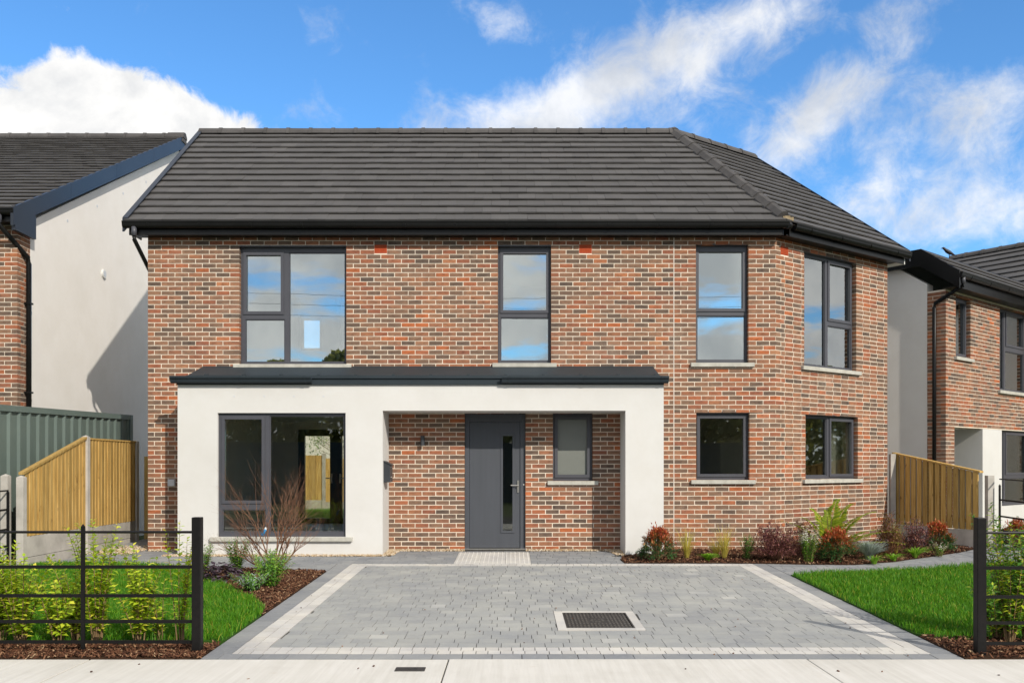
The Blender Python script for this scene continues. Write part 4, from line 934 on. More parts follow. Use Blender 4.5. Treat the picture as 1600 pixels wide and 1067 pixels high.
for i in range(17):
    for j in range(21):
        T = slabT(TX0 + .035 + i * (TX1 - TX0 - .07) / 16, -1.66 + j * 1.325 / 20)
        r = .0105; v = [T @ Vector((math.cos(a) * r, 0, math.sin(a) * r)) for a in [k * math.pi / 3 for k in range(6)]] + [T @ Vector((math.cos(a) * r * .6, -.006, math.sin(a) * r * .6)) for a in [k * math.pi / 3 for k in range(6)]]
        dm.add(v, [(k, (k + 1) % 6, 6 + (k + 1) % 6, 6 + k) for k in range(6)] + [(6, 7, 8, 9, 10, 11)])
tag(dm.build('tactile_blisters', 'paver_light', path), kind='stuff')
flat('lawn', lawn_l, 'turf_base', .012); flat('lawn', lawn_r, 'turf_base', .012)
for nm, b in (('planting_bed', bed_l), ('planting_bed', bed_f), ('planting_bed', bed_r2), ('planting_bed', bed_r)): flat(nm, b, 'soil', .008 if b is not bed_f else .007)

# ------------------------------------------------------------------ loose ground covers
def bulk(name, V, Fc, mat, parent=None, kind='stuff', smooth=False):
    me = bpy.data.meshes.new(name); V = np.asarray(V, dtype=np.float32); Fc = np.asarray(Fc, dtype=np.int32)
    k = Fc.shape[1]; me.vertices.add(len(V)); me.vertices.foreach_set('co', V.ravel()); me.loops.add(Fc.size); me.loops.foreach_set('vertex_index', Fc.ravel())
    me.polygons.add(len(Fc)); me.polygons.foreach_set('loop_start', np.arange(0, Fc.size, k, dtype=np.int32)); me.update(calc_edges=True)
    me.materials.append(MAT[mat]); 
    o = bpy.data.objects.new(name, me); link(o, parent)
    if kind: tag(o, kind=kind)
    return o
RS = np.random.RandomState(3)
def scatter(poly, n, edge=0):
    P_ = np.array(poly); lo, hi = P_.min(0), P_.max(0); out = []
    while len(out) < n:
        for p in RS.uniform(lo, hi, (n, 2)):
            if inpoly(p, poly): out.append(p)
            if len(out) >= n: break
    return np.array(out)
def ground_z(xy): return np.where(xy[:, 1] < 0, SL * xy[:, 1], 0)
def grass(poly, n, name, h0=.035, h1=.085):
    p = scatter(poly, n); m = len(p); a = RS.uniform(0, 6.283, m)
    patch = .5 + .5 * np.sin(p[:, 0] * 2.1 + 1.3 * np.sin(p[:, 1] * 1.7)) * np.sin(p[:, 1] * 2.6 + .9 * np.sin(p[:, 0] * 3.1))
    h = RS.uniform(h0, h1, m) * (.8 + .45 * patch); w = RS.uniform(.0022, .0042, m); le = RS.uniform(.1, .75, m) * h; la = RS.uniform(0, 6.283, m)
    b = np.c_[p, ground_z(p) + .008]; s = np.c_[np.cos(a), np.sin(a), np.zeros(m)] * w[:, None]; l = np.c_[np.cos(la), np.sin(la), np.zeros(m)] * le[:, None]
    up = np.c_[np.zeros(m), np.zeros(m), h]
    V = np.stack([b - s, b + s, b + up * .6 + l * .35 - s * .8, b + up * .6 + l * .35 + s * .8, b + up * np.sqrt(np.clip(1 - (le / h)[:, None] ** 2 * .5, .2, 1)) + l], 1).reshape(-1, 3)
    i = np.arange(m)[:, None] * 5
    Fc = np.concatenate([i + [0, 1, 3], i + [0, 3, 2], i + [2, 3, 4]], 0)
    return bulk(name, V, Fc, 'grass')
tag(grass(lawn_l, 78000, 'grass'), 'thick mown grass of the left lawn', None); tag(grass(lawn_r, 68000, 'grass'), 'thick mown grass of the right lawn', None)
def chips(poly, n, name, mat, l=(.018, .06), w=(.007, .018), t=(.004, .010), z=.010, tilt=.55):
    p = scatter(poly, n); m = len(p); L_ = RS.uniform(*l, m) / 2; W_ = RS.uniform(*w, m) / 2; T_ = RS.uniform(*t, m) / 2
    a = RS.uniform(0, 6.283, m); b = RS.normal(0, tilt, m).clip(-1, 1); c = RS.normal(0, tilt, m).clip(-1, 1)
    ex = np.c_[np.cos(a) * np.cos(b), np.sin(a) * np.cos(b), np.sin(b)]; ey0 = np.c_[-np.sin(a), np.cos(a), np.zeros(m)]; ez0 = np.cross(ex, ey0)
    ey = ey0 * np.cos(c)[:, None] + ez0 * np.sin(c)[:, None]; ez = np.cross(ex, ey)
    o = np.c_[p, ground_z(p) + z + RS.uniform(0, .018, m)]
    V = []
    for sx, sy, sz in ((-1, -1, -1), (1, -.6, -1), (.8, 1, -1), (-.9, .7, -1), (-1, -1, 1), (1, -.6, 1), (.8, 1, 1), (-.9, .7, 1)):
        V.append(o + ex * (L_ * sx)[:, None] + ey * (W_ * sy)[:, None] + ez * (T_ * sz)[:, None])
    V = np.stack(V, 1).reshape(-1, 3); i = np.arange(m)[:, None] * 8
    Fc = np.concatenate([i + q for q in ([4, 5, 6, 7], [0, 1, 5, 4], [1, 2, 6, 5], [2, 3, 7, 6], [3, 0, 4, 7])], 0)
    return bulk(name, V, Fc, mat)
for b, n in ((bed_l, 5200), (bed_f, 5200), (bed_r, 8200), (bed_r2, 4200)): chips(b, n, 'bark_mulch', 'mulch')
grav = [[(-6.72, -.62), (-6.0, -.62), (-6.0, .0), (-6.72, 2.4)], [(px0 - .7, -.14), (px0 - .0, -.14), (px0, 0), (px0 - .7, 0)], [(px0 - .2, YP - .15), (pxa + .02, YP - .13), (pxa + .02, YP), (px0 - .2, YP)], [(pxa, YP - .12), (pxa + .17, YP - .02), (pxa + .2, -.17), (U(726), -.16), (U(726), 0), (pxa, 0)], [(U(822), -.14), (pxb - .22, -.15), (pxb - .14, YP - .03), (pxb, YP), (pxb, 0), (U(822), 0)]]
for b, n in zip(grav, (1500, 420, 2200, 1500, 1300)): chips(b, n, 'pea_gravel', 'gravel', (.012, .026), (.010, .018), (.010, .016), -.002, .5)

# manhole and small covers
mh = thing('manhole_cover', ((MHX0 + MHX1) / 2, (MHY0 + MHY1) / 2, SL * (MHY0 + MHY1) / 2), 'cast iron manhole cover in a pale concrete surround on the drive', 'manhole')
TM = slabT(MHX0, MHY0, .004); mw, mhh = MHX1 - MHX0, MHY1 - MHY0; bo = .085
fr = holed(MB(), TM, 0, mw, 0, mhh, [(bo, bo * 1.0, mw - bo, mhh - bo * 1.0)], 0, .06).build('surround', 'paver_light', mh)
holed(MB(), TM, bo, mw - bo, bo, mhh - bo, [(bo + .014, bo + .014, mw - bo - .014, mhh - bo - .014)], -.001, .05).build('frame', 'iron', mh)
lid = MB().obox(TM, bo + .018, .008, bo + .018, mw - bo - .018, .05, mhh - bo - .018).build('lid', 'iron', mh)
n1_, n2_ = 17, 9; sts = MB(); sts.box(0, 0, 0, .017, .0075, .036); stm = None
def stud(x, y, w=.017, h=.036):
    m = MB(); m.obox(TM, x, .001, y, x + w, .0085, y + h); m.build('tread_stud', 'iron_worn', lid)
for i in range(n1_):
    for j in range(n2_):
        x = bo + .03 + i * (mw - 2 * bo - .075) / (n1_ - 1); y = bo + .03 + j * (mhh - 2 * bo - .09) / (n2_ - 1)
        if abs(i - 8) < 3 and abs(j - 4) < 2: continue
        stud(x, y)
for a in range(10):
    t = a * math.pi / 5; x = mw / 2 + math.cos(t) * .06; y = mhh / 2 + math.sin(t) * .06; stud(x - .009, y - .009, .018, .018)
sc_ = thing('stopcock_cover', (G(641, 1047).x, G(641, 1047).y, zf), 'small dark stopcock cover set in the concrete footpath', 'cover')
a_, b_ = P(622, 1051, 0), 0
c_ = G(641, 1047); hx_, hy_ = .115, .062
MB().box(c_.x - hx_, c_.y - hy_, zf - .03, c_.x + hx_, c_.y + hy_, zf + .005).build('cover_plate', 'iron', sc_, bevel=.003)
MB().box(c_.x - hx_ * .9, c_.y - .016, zf + .0052, c_.x + hx_ * .5, c_.y + .016, zf + .008).build('lifting_bar', 'iron', sc_)
dc = thing('drain_cover', (7.35, -.35, 0), 'dark drain grating in the path by the right fence', 'drain')
q = G(1508, 852); m = MB()
for i in range(6): m.box(q.x - .2, q.y - .13 + i * .05, SL * q.y - .02, q.x + .2, q.y - .10 + i * .05, SL * q.y + .008)
m.box(q.x - .22, q.y - .16, SL * q.y - .03, q.x - .2005, q.y + .19, SL * q.y + .008); m.box(q.x + .2005, q.y - .16, SL * q.y - .03, q.x + .22, q.y + .19, SL * q.y + .008)
m.build('grating', 'iron', dc)

# ================================================================== FENCES
def board_panel(f, a, b, zb, za_, zb_, n, t=.014, mat='wood', gap=0.0, side=1, overlap=.012):
    """vertical boards from plan point a to b, bottom zb, top sloping za_ -> zb_; each board is a part"""
    a, b = Vector((*a, 0)), Vector((*b, 0)); e = (b - a); Ln = e.length; e /= Ln; nrm = Vector((e.y, -e.x, 0)) * side
    p = Ln / n
    for i in range(n):
        u0, u1 = i * p + gap / 2, (i + 1) * p - gap / 2 + (overlap if not gap and i < n - 1 else 0)
        tz = lambda u: za_ + (zb_ - za_) * min(1, u / Ln)
        o = nrm * rnd.uniform(0, .003); k = .010 if not gap else 0
        A = a + e * u0 + o; B = a + e * u1 + o
        lift0, lift1 = nrm * (t + (.008 if not gap else 0)), nrm * t * .55 if not gap else nrm * t
        m = MB(); jz = rnd.uniform(-.004, .004)
        q = [A + Vector((0, 0, zb)), B + Vector((0, 0, zb)), B + Vector((0, 0, tz(u1) + jz)), A + Vector((0, 0, tz(u0) + jz))]
        fr_ = [q[0] + lift0, q[1] + lift1, q[2] + lift1, q[3] + lift0]
        m.add(q + fr_, [(3, 2, 1, 0), (4, 5, 6, 7), (0, 1, 5, 4), (1, 2, 6, 5), (2, 3, 7, 6), (3, 0, 4, 7)])
        m.build('fence_board', mat, f)
def post(f, x, y, z0, z1, s=.05, cap=True, nm='concrete_post'):
    m = MB(); m.box(x - s, y - s, z0, x + s, y + s, z1)
    if cap: m.add([(x - s, y - s, z1), (x + s, y - s, z1), (x + s, y + s, z1), (x - s, y + s, z1), (x, y, z1 + .03)], [(0, 1, 4), (1, 2, 4), (2, 3, 4), (3, 0, 4)])
    return m.build(nm, 'concrete', f, bevel=.005)
fl = thing('timber_fence', (-6.81, -.4, -.1), 'new timber side fence left of the brick house, on concrete gravel boards', 'fence')
FX = -6.81; ys = (-2.3, -.4, 1.5)
post(fl, FX, ys[0], -.4, 1.22); post(fl, FX, ys[1], -.4, 1.84, .05); post(fl, FX, ys[2], -.4, 1.82)
post(fl, FX - .19, ys[0] - .05, -.4, 1.24, .05)
board_panel(fl, (FX + .01, ys[0] + .05), (FX + .01, ys[1] - .05), .395, 1.27, 1.80, 16)
board_panel(fl, (FX + .01, ys[1] + .05), (FX + .01, ys[2] - .05), .395, 1.80, 1.80, 16)
for a, b in ((ys[0], ys[1]), (ys[1], ys[2])):
    MB().box(FX - .025, a + .05, .10, FX + .025, b - .05, .392).build('gravel_board', 'concrete', fl, bevel=.004)
    MB().box(FX - .025, a + .05, -.3, FX + .025, b - .05, .094).build('gravel_board', 'concrete', fl, bevel=.004)
    MB().box(FX - .04, a + .05, .40, FX + .005, b - .05, .44).build('fence_rail', 'wood', fl)
m = MB(); m.prism([(FX - .03, ys[0] - .02, 1.255), (FX - .03, ys[1] - .05, 1.805), (FX - .03, ys[1] - .05, 1.84), (FX - .03, ys[0] - .02, 1.29)], (.075, 0, 0)); m.build('capping_rail', 'wood', fl)
m = MB(); m.box(FX - .02, ys[1] + .05, 1.80, FX + .04, ys[2] - .05, 1.825); m.build('capping_rail', 'wood', fl)
gt = thing('side_gate', (-6.4, 1.75, -.1), 'boarded timber side gate between left fence and brick house corner', 'gate')
board_panel(gt, (FX + .08, 1.72), (-6.02, 1.72), -.02, 1.55, 1.55, 6, mat='wood_shade_lift')
board_panel(gt, (FX + .08, 1.9), (-6.02, 1.9), -.02, 1.80, 1.80, 6, mat='wood_shade_lift')
MB().box(FX + .08, 1.745, .2, -6.02, 1.79, .3).build('gate_rail', 'wood_b', gt); MB().box(FX + .08, 1.745, 1.2, -6.02, 1.79, 1.3).build('gate_rail', 'wood_b', gt)
cf = thing('steel_fence', (-7.3, 0, 0), 'tall grey green ribbed steel sheet fence behind the left timber fence', 'fence')
cy0, cy1 = -2.6, 2.35; SXx = -7.3
def ctop(y): return 2.24 + .022 * (y + 1.5)
yy = cy0; k = 0
while yy < cy1 - .02:
    ye = min(yy + 1.08, cy1); pts = []; y = yy
    while y < ye - .001:
        for dy, dx in ((0, 0), (.035, .03), (.07, .03), (.105, 0)):
            if y + dy <= ye: pts.append((y + dy, dx))
        y += .27
    pts.append((ye, 0)); m = MB(); v = []
    for y, dx in pts: v += [(SXx - dx * -1, y, -.2), (SXx + dx, y, ctop(y))]
    n_ = len(v); v += [(x - .004, y, z) for x, y, z in v]
    m.add(v, [(2 * i, 2 * i + 1, 2 * i + 3, 2 * i + 2)[::-1] for i in range(len(pts) - 1)] + [(n_ + 2 * i, n_ + 2 * i + 1, n_ + 2 * i + 3, n_ + 2 * i + 2) for i in range(len(pts) - 1)])
    m.build('steel_sheet', 'green_steel', cf); yy = ye + .001; k += 1
MB().prism([(SXx + .04, cy0, ctop(cy0) - .07), (SXx + .04, cy1, ctop(cy1) - .07), (SXx + .04, cy1, ctop(cy1) + .02), (SXx + .04, cy0, ctop(cy0) + .02)], (-.09, 0, 0)).build('capping', 'green_steel', cf)
MB().box(SXx - .05, cy1, -.2, SXx + .045, cy1 + .12, ctop(cy1) + .021).build('end_post', 'green_steel', cf)
MB().box(SXx + .012, cy0, 1.15, SXx + .016, -2.1, 1.18).build('rivet_strip', 'green_steel', cf)
# right fence
fr_ = thing('timber_fence', (7.45, 1.2, -.05), 'hit and miss timber fence with sloping top right of the brick house', 'fence')
ra, rb = Vector((7.10, 2.0)), Vector((7.83, .34))
post(fr_, WE.x + .09, WE.y - .0, -.3, 1.60, .048, False)
board_panel(fr_, (ra.x, ra.y), (rb.x, rb.y), .30, 1.60, 1.262, 14, t=.02, mat='wood', gap=.034, side=1)
hh_ = (rb - ra) / 28
board_panel(fr_, (ra.x + .045 - hh_.x, ra.y - hh_.y), (rb.x + .045 - hh_.x, rb.y - hh_.y), .30, 1.58, 1.25, 14, t=.02, mat='wood_b', gap=.03, side=1)
def rail3(nm, z0a, z0b, h, off, w, mat):
    m = MB(); e = Vector((rb.x - ra.x, rb.y - ra.y, 0)).normalized(); n_ = Vector((e.y, -e.x, 0))
    A = Vector((ra.x, ra.y, 0)) + n_ * off - e * .03; B = Vector((rb.x, rb.y, 0)) + n_ * off + e * .03
    m.prism([A + Vector((0, 0, z0a)), A + Vector((0, 0, z0a + h)), B + Vector((0, 0, z0b + h)), B + Vector((0, 0, z0b))], n_ * w); m.build(nm, mat, fr_)
rail3('capping_rail', 1.602, 1.264, .028, .035, -.09, 'wood'); rail3('fence_rail', .42, .42, .06, -.002, -.036, 'wood_b'); rail3('gravel_board', -.05, -.05, .34, .01, -.05, 'concrete')
post(fr_, 7.95, .25, -.3, 1.22, .055, False)
# estate railings
def railing(nm, label, pa, pb_, z0a, z0b, posts, thick=(), h=(1.03, .74, .50, .285, .115), group='black estate railings'):
    f = thing(nm, (*pa, z0a), label, 'railing', group); A, B = Vector((*pa, z0a)), Vector((*pb_, z0b)); e = (B - A); Ln = e.length; e /= Ln
    for i, z in enumerate(h):
        m = MB()
        if i == 0: m.tube([A + Vector((0, 0, z)), B + Vector((0, 0, z))], .011, 8)
        else:
            s = Vector((-e.y, e.x, 0)).normalized() * .005; a, b = A + Vector((0, 0, z - .014)), B + Vector((0, 0, z - .014))
            m.prism([a - s, b - s, b - s + Vector((0, 0, .028)), a - s + Vector((0, 0, .028))], s * 2)
        m.build('rail', 'railing', f)
    for u in posts:
        c = A + e * u; m = MB(); w = .016; m.box(c.x - w, c.y - .008, c.z - .3, c.x + w, c.y + .008, c.z + 1.075); m.add([(c.x - w, c.y - .008, c.z + 1.075), (c.x + w, c.y - .008, c.z + 1.075), (c.x + w, c.y + .008, c.z + 1.075), (c.x - w, c.y + .008, c.z + 1.075), (c.x, c.y, c.z + 1.1)], [(0, 1, 4), (1, 2, 4), (2, 3, 4), (3, 0, 4)])
        m.build('post', 'railing', f)
    for u in thick:
        c = A + e * u; MB().box(c.x - .038, c.y - .038, c.z - .3, c.x + .038, c.y + .038, c.z + 1.155).build('end_post', 'railing', f, bevel=.006)
    return f
pl_ = G(308.5, 1020); pr_ = G(1531, 1023); zl = SL * pl_.y - .02
pm_ = (pl_.x - G(117.5, 1026).x)
railing('estate_railing', 'black estate railing at left front, in front of yellow green hedge plants', (pl_.x, pl_.y), (-7.1, pl_.y), zl, zl, [pm_, 2 * pm_ + .35, 3 * pm_ + .8], [0])
railing('estate_railing', 'black estate railing at right front, before the upright laurel hedge', (pr_.x, pr_.y), (8.2, pr_.y), zl, zl, [1.5, 3.0], [0])
railing('estate_railing', 'black side railing running from the left timber fence towards the street', (-6.93, -2.42), (-6.93, -7.3), -.06, -.19, [0, 1.6, 3.2], [], (1.10, .84, .57, .34, .14))
railing('estate_railing', 'black side railing running from the right timber fence post to the street', (8.05, .12), (8.05, -7.3), -.02, -.19, [0, 1.6, 3.2, 4.8, 6.4], [], (1.18, .84, .57, .34, .14))
# back garden seen through the house
bf = thing('timber_fence', (-6, 16, -.1), 'back garden timber fence seen through the left ground floor window', 'fence')
gx_ = [-12.2 + 1.93 * i for i in range(9)]
for i, (a, b) in enumerate(zip(gx_, gx_[1:])):
    st_ = -.10 * max(0, i - 2); post(bf, a, 16, -.4, 1.9 + st_ * 1.0 if i else 1.9, .06)
    board_panel(bf, (a + .06, 16), (b - .06, 16), .22 + st_ * .6, 1.74 + st_, 1.74 + st_, 8, mat='wood', side=1)
    MB().box(a + .06, 15.98, -.4, b - .06, 16.03, .215 + st_ * .6).build('gravel_board', 'concrete', bf)
bl = [(-12, 7.2), (4, 7.2), (4, 15.9), (-12, 15.9)]
m = MB(); m.add([(x, y, -.14 + (y - 7) * .004) for x, y in bl], [(0, 1, 2, 3)]); tag(m.build('lawn', 'turf_base'), kind='structure')
def grass_flat(poly, n):
    o = grass(poly, n, 'grass', .05, .10); o.location.z = -.12; return o
tag(grass_flat([(-8.6, 7.6), (-3.6, 7.6), (-3.6, 15.9), (-8.6, 15.9)], 26000), 'thick mown grass of the back garden')
bh = thing('house', (-6, 27, 0), 'pale rendered house beyond the back garden fence, seen through the window', 'house')
MB().box(-14, 26, -.3, 3, 26.3, 3.5).build('wall', 'render_pink', bh); MB().prism([(-14.2, 25.7, 3.5), (3.2, 25.7, 3.5), (3.2, 29, 4.9), (-14.2, 29, 4.9)], (0, .05, -.1)).build('roof', 'tile', bh)
MB().box(-14, 31.7, -.3, 3, 32, 3.5).build('rear_wall', 'render_pink', bh)

chips([(-7, YF - .03), (7, YF - .03), (6, -8.9), (-6, -8.9)], 60, 'grit', 'mulch', (.006, .022), (.006, .014), (.004, .009), .001, .2)
chips([(DX0, YF + .1), (DX1, YF + .1), (DX1, YB0), (DX0, YB0)], 40, 'grit', 'mulch', (.006, .02), (.006, .012), (.004, .008), .003, .2)
# ================================================================== PLANTS
class Leaves:
    """many small folded leaves in one mesh"""
    def __init__(s): s.V = []; s.F = []
    def add(s, p, d, l, w, up=None, curl=.15):
        d = d.normalized(); up = up or Vector((0, 0, 1)); sd = d.cross(up)
        if sd.length < .05: sd = d.cross(Vector((1, 0, 0)))
        sd.normalize(); n = sd.cross(d); k = len(s.V); c = curl * l
        m = p + d * l * .45
        s.V += [p, m + sd * w / 2 + n * c * .5, m - n * c * .15, m - sd * w / 2 + n * c * .5, p + d * l - n * c]
        s.F += [(k, k + 1, k + 2), (k, k + 2, k + 3), (k + 1, k + 4, k + 2), (k + 2, k + 4, k + 3)]
    def build(s, name, mat, parent):
        me = bpy.data.meshes.new(name); me.from_pydata([tuple(v) for v in s.V], [], s.F); me.materials.append(MAT[mat]); me.update()
        o = bpy.data.objects.new(name, me); link(o, parent); return o
rv = lambda s=1: Vector((rnd.gauss(0, s), rnd.gauss(0, s), rnd.gauss(0, s)))
def gp_(x, y): p = G(x, y); return Vector((p.x, p.y, gz(p.y) + .01))
def at(x, y): p = G(x, y); return p
def stems_plant(name, base, label, cat, n, h, spread, leaf, mat, lmat2=None, lf=(.045, .022), step=.022, stem_mat='stem', group=None, lean=.25, r=.004, droop=.35, bare=.12, tipmat=None, jit=.5, wide=.05, fname='foliage'):
    t = thing(name, base, label, cat, group); sm = MB(); A = Leaves(); B = Leaves(); Cc = Leaves()
    for i in range(n):
        a = rnd.uniform(0, 6.283); hh = h * rnd.uniform(.62, 1.0); sp = spread * rnd.uniform(.15, 1) ** .8
        p0 = base + Vector((math.cos(a), math.sin(a), 0)) * wide * rnd.random(); p1 = p0 + Vector((math.cos(a) * sp, math.sin(a) * sp, hh)); mid = (p0 + p1) / 2 + Vector((math.cos(a), math.sin(a), 0)) * -sp * lean + rv(.012)
        pts = [p0 * (1 - q) ** 2 + mid * 2 * q * (1 - q) + p1 * q * q for q in [k / 6 for k in range(7)]]
        sm.tube(pts, [r * (1 - .75 * k / 6) for k in range(7)], 5)
        Ln = sum((b - a_).length for a_, b in zip(pts, pts[1:])); m = int(Ln / step); ph = rnd.uniform(0, 6.28)
        for k in range(m):
            q = bare + (1 - bare) * k / m; f = q * 6; j = min(5, int(f)); p = pts[j].lerp(pts[j + 1], f - j); ax = (pts[j + 1] - pts[j]).normalized()
            ph += 2.4; rad = ax.orthogonal().normalized(); rad.rotate(Matrix.Rotation(ph, 3, ax))
            d = rad + ax * rnd.uniform(.25, .9) + Vector((0, 0, -droop * rnd.random())) + rv(jit * .3)
            s = rnd.uniform(.65, 1.15) * (1 - .35 * max(0, q - .7) / .3)
            tgt = Cc if (tipmat and q > .72 + rnd.uniform(-.12, .12)) else (B if lmat2 and rnd.random() < .35 else A)
            tgt.add(p, d, lf[0] * s, lf[1] * s, ax, .12)
    sm.build('stem', stem_mat, t)
    A.build(fname, mat, t)
    if B.V: B.build(fname, lmat2, t)
    if Cc.V: Cc.build(fname if tipmat not in ('flower_w', 'flower_p') else 'blossoms', tipmat, t)
    return t
# hedge plants behind the left railing
hb = [(-32, 1006, .62, 'at the far left edge of the photo'), (34, 1008, .72, 'second from the left edge'), (92, 1005, .55, 'just left of the thin railing post'), (152, 1009, 1.05, 'the tallest, just right of the thin railing post'), (216, 1007, .80, 'midway between thin and thick railing posts'), (281, 1006, .98, 'tall and sparse beside the thick end post'), (120, 1002, .70, 'half hidden by the thin railing post'), (250, 1001, .55, 'low, left of the sparse tall one'), (5, 1001, .9, 'tall by the black side railing')]
for x, y, h, wh in hb:
    sparse = 'sparse' in wh
    stems_plant('hedge_plant', gp_(x, y), 'yellow green hedge plant behind left railing, ' + wh, 'hedge plant', 7 if sparse else rnd.randint(12, 15), h * 1.1, .18 if sparse else .26, None, 'hedge', None, (.072, .043), .0145 if not sparse else .020, group='young hedge plants along the left railing', lean=.3, r=.006, wide=.05, bare=.14, droop=.3)
for x, y, h, wh in [(1578, 1006, 1.22, 'nearest the right end post'), (1606, 1003, 1.05, 'at the far right edge of the photo'), (1560, 1000, .62, 'low, against the right end post'), (1640, 1004, 1.1, 'outside the right edge')]:
    if x < 1630: stems_plant('hedge_plant', gp_(x, y), 'dark green laurel hedge plant behind right railing, ' + wh, 'hedge plant', 16, h, .30, None, 'laurel', 'hedge', (.074, .034), .013, group='laurel hedge plants along the right railing', r=.006)
# border on the right, against the brick wall
def nandina(x, y, label, h=.48, s=.30):
    b = gp_(x, y); t = thing('nandina_shrub', b, label, 'shrub', 'red tipped nandina shrubs'); G_ = Leaves(); Br = Leaves(); Rd = Leaves(); sm = MB()
    for i in range(120):
        a = rnd.uniform(0, 6.28); q = rnd.random(); el = -.05 + 1.45 * q ** 1.2; rr = s * rnd.uniform(.72, 1.05) * (.92 + .08 * math.cos(el * 2))
        tip = b + Vector((math.cos(a) * math.cos(el) * rr, math.sin(a) * math.cos(el) * rr, .07 + max(0, math.sin(el)) * h * rnd.uniform(.78, 1.06)))
        mid = b.lerp(tip, .5) + Vector((0, 0, .05)); sm.tube([b, mid, tip], [.004, .003, .0015], 4)
        for k in range(24):
            p = mid.lerp(tip, rnd.uniform(.35, 1.08)) + rv(.02); d = (tip - b).normalized() + rv(.5); z = (p.z - b.z) / (h + .07) + rnd.uniform(-.2, .2)
            z += .22 * ((p - b).xy.length / s)
            (Rd if z > .74 else Br if z > .62 else G_).add(p, d, rnd.uniform(.035, .062), rnd.uniform(.015, .024))
    sm.build('stem', 'stem', t); G_.build('foliage', 'dkgreen', t); Br.build('foliage', 'bronze', t); Rd.build('red_foliage', 'red', t); return t
nandina(1028, 876, 'red tipped nandina beside the white porch pier', .42, .30); nandina(1306, 878, 'red tipped nandina in front of the fern', .42, .30); nandina(1464, 862, 'red tipped nandina below the right timber fence', .40, .27)
def tuft(name, x, y, label, n, h, sp, mat, w=.006, cat='grass tuft', group=None, bend=.5, up=None):
    b = gp_(x, y); t = thing(name, b, label, cat, group); V = []; Fc = []
    for i in range(n):
        a = rnd.uniform(0, 6.28); hh = h * rnd.uniform(.5, 1); s = sp * rnd.uniform(.1, 1); dv = Vector((math.cos(a), math.sin(a), 0)); sd = Vector((-dv.y, dv.x, 0)) * w * rnd.uniform(.6, 1.2)
        o = b + dv * .03 * rnd.random(); k = len(V)
        for q in (0, .35, .7, 1):
            c = o + dv * s * (q ** 1.6) + Vector((0, 0, hh * (q - bend * .5 * q ** 3))); ww = (1 - q) ** .6
            V += [c - sd * ww, c + sd * ww + Vector((0, 0, .001))]
        for j in range(3): Fc.append((k + 2 * j, k + 2 * j + 1, k + 2 * j + 3, k + 2 * j + 2))
    me = bpy.data.meshes.new('blades'); me.from_pydata([tuple(v) for v in V], [], Fc); me.materials.append(MAT[mat]); o = bpy.data.objects.new('blades', me); link(o, t); return t
tuft('ornamental_grass', 1073, 874, 'tall straw yellow grass nearest the porch, by the brick wall', 100, .62, .36, 'straw', .0045, group='yellow ornamental grasses', bend=.2)
tuft('ornamental_grass', 1132, 873, 'straw yellow grass right of the bright green tuft', 100, .60, .34, 'straw', .0045, group='yellow ornamental grasses', bend=.2)
tuft('ornamental_grass', 1119, 871, 'thin low straw grass just behind the bright green tuft', 80, .42, .3, 'straw', .004, group='yellow ornamental grasses', bend=.5)
tuft('green_tuft', 1106, 877, 'low bright green leafy tuft between two yellow grasses', 220, .20, .19, 'bright', .013, 'plant', bend=.9)
stems_plant('green_shrub', gp_(1168, 875), 'small upright mid green shrub left of the purple shrub', 'shrub', 20, .40, .15, None, 'green', None, (.045, .024), .011, bare=.05)
def dome(name, x, y, label, n, rx, h, mats, lf, cat='shrub', up=.25, group=None, stick=.06):
    b = gp_(x, y); t = thing(name, b, label, cat, group); Ls = [Leaves() for _ in mats]; sm = MB(); br = []
    for i in range(n // 26):
        a = rnd.uniform(0, 6.28); el = math.asin(rnd.uniform(.02, 1)); q = rnd.uniform(.6, 1.08)
        tip = b + Vector((math.cos(a) * math.cos(el) * rx * q, math.sin(a) * math.cos(el) * rx * q, .04 + math.sin(el) * h * q)); br.append(tip)
        sm.tube([b, b.lerp(tip, .5) + Vector((0, 0, .05)), tip], [.004, .003, .0012], 4)
    for i in range(n):
        tip = rnd.choice(br); q = 1 - rnd.random() ** 1.5 * .6; p = b.lerp(tip, q) + Vector((0, 0, .05 * math.sin(q * 3.1))) + rv(stick * .35)
        d = (tip - b).normalized() * .7 + rv(.6) + Vector((0, 0, up)); rnd.choice(Ls).add(p, d, lf[0] * rnd.uniform(.6, 1.2), lf[1] * rnd.uniform(.7, 1.2))
    sm.build('stem', 'twig', t)
    for l, m in zip(Ls, mats): l.build('foliage', m, t)
    return t
dome('purple_shrub', 1213, 877, 'large dark purple leaved shrub at the canted brick corner', 4600, .40, .56, ['purple', 'purple', 'purple'], (.036, .020), group='purple leaved shrubs')
dome('purple_shrub', 1256, 868, 'smaller purple leaved shrub behind the white flowered plant', 1900, .28, .52, ['purple', 'bronze'], (.034, .019), group='purple leaved shrubs')
dome('purple_shrub', 1388, 868, 'bronze purple shrub with straw shoots left of the right fence', 2300, .27, .62, ['purple', 'bronze', 'bronze'], (.036, .017), group='purple leaved shrubs', up=.9)
dome('purple_shrub', 1428, 866, 'dark purple shrub with pale flower tips below the right fence', 2400, .27, .52, ['purple', 'purple', 'heuchera'], (.034, .017), group='purple leaved shrubs', up=.6)
tuft('ornamental_grass', 1400, 866, 'straw coloured grass sprouting behind the bronze purple shrub', 46, .70, .2, 'straw', .004, group='yellow ornamental grasses', bend=.2)
stems_plant('white_flower', gp_(1262, 880), 'upright green plant with white flower spikes by purple shrub', 'flower', 32, .54, .15, None, 'green', 'bright', (.045, .017), .010, tipmat='flower_w', bare=.04)
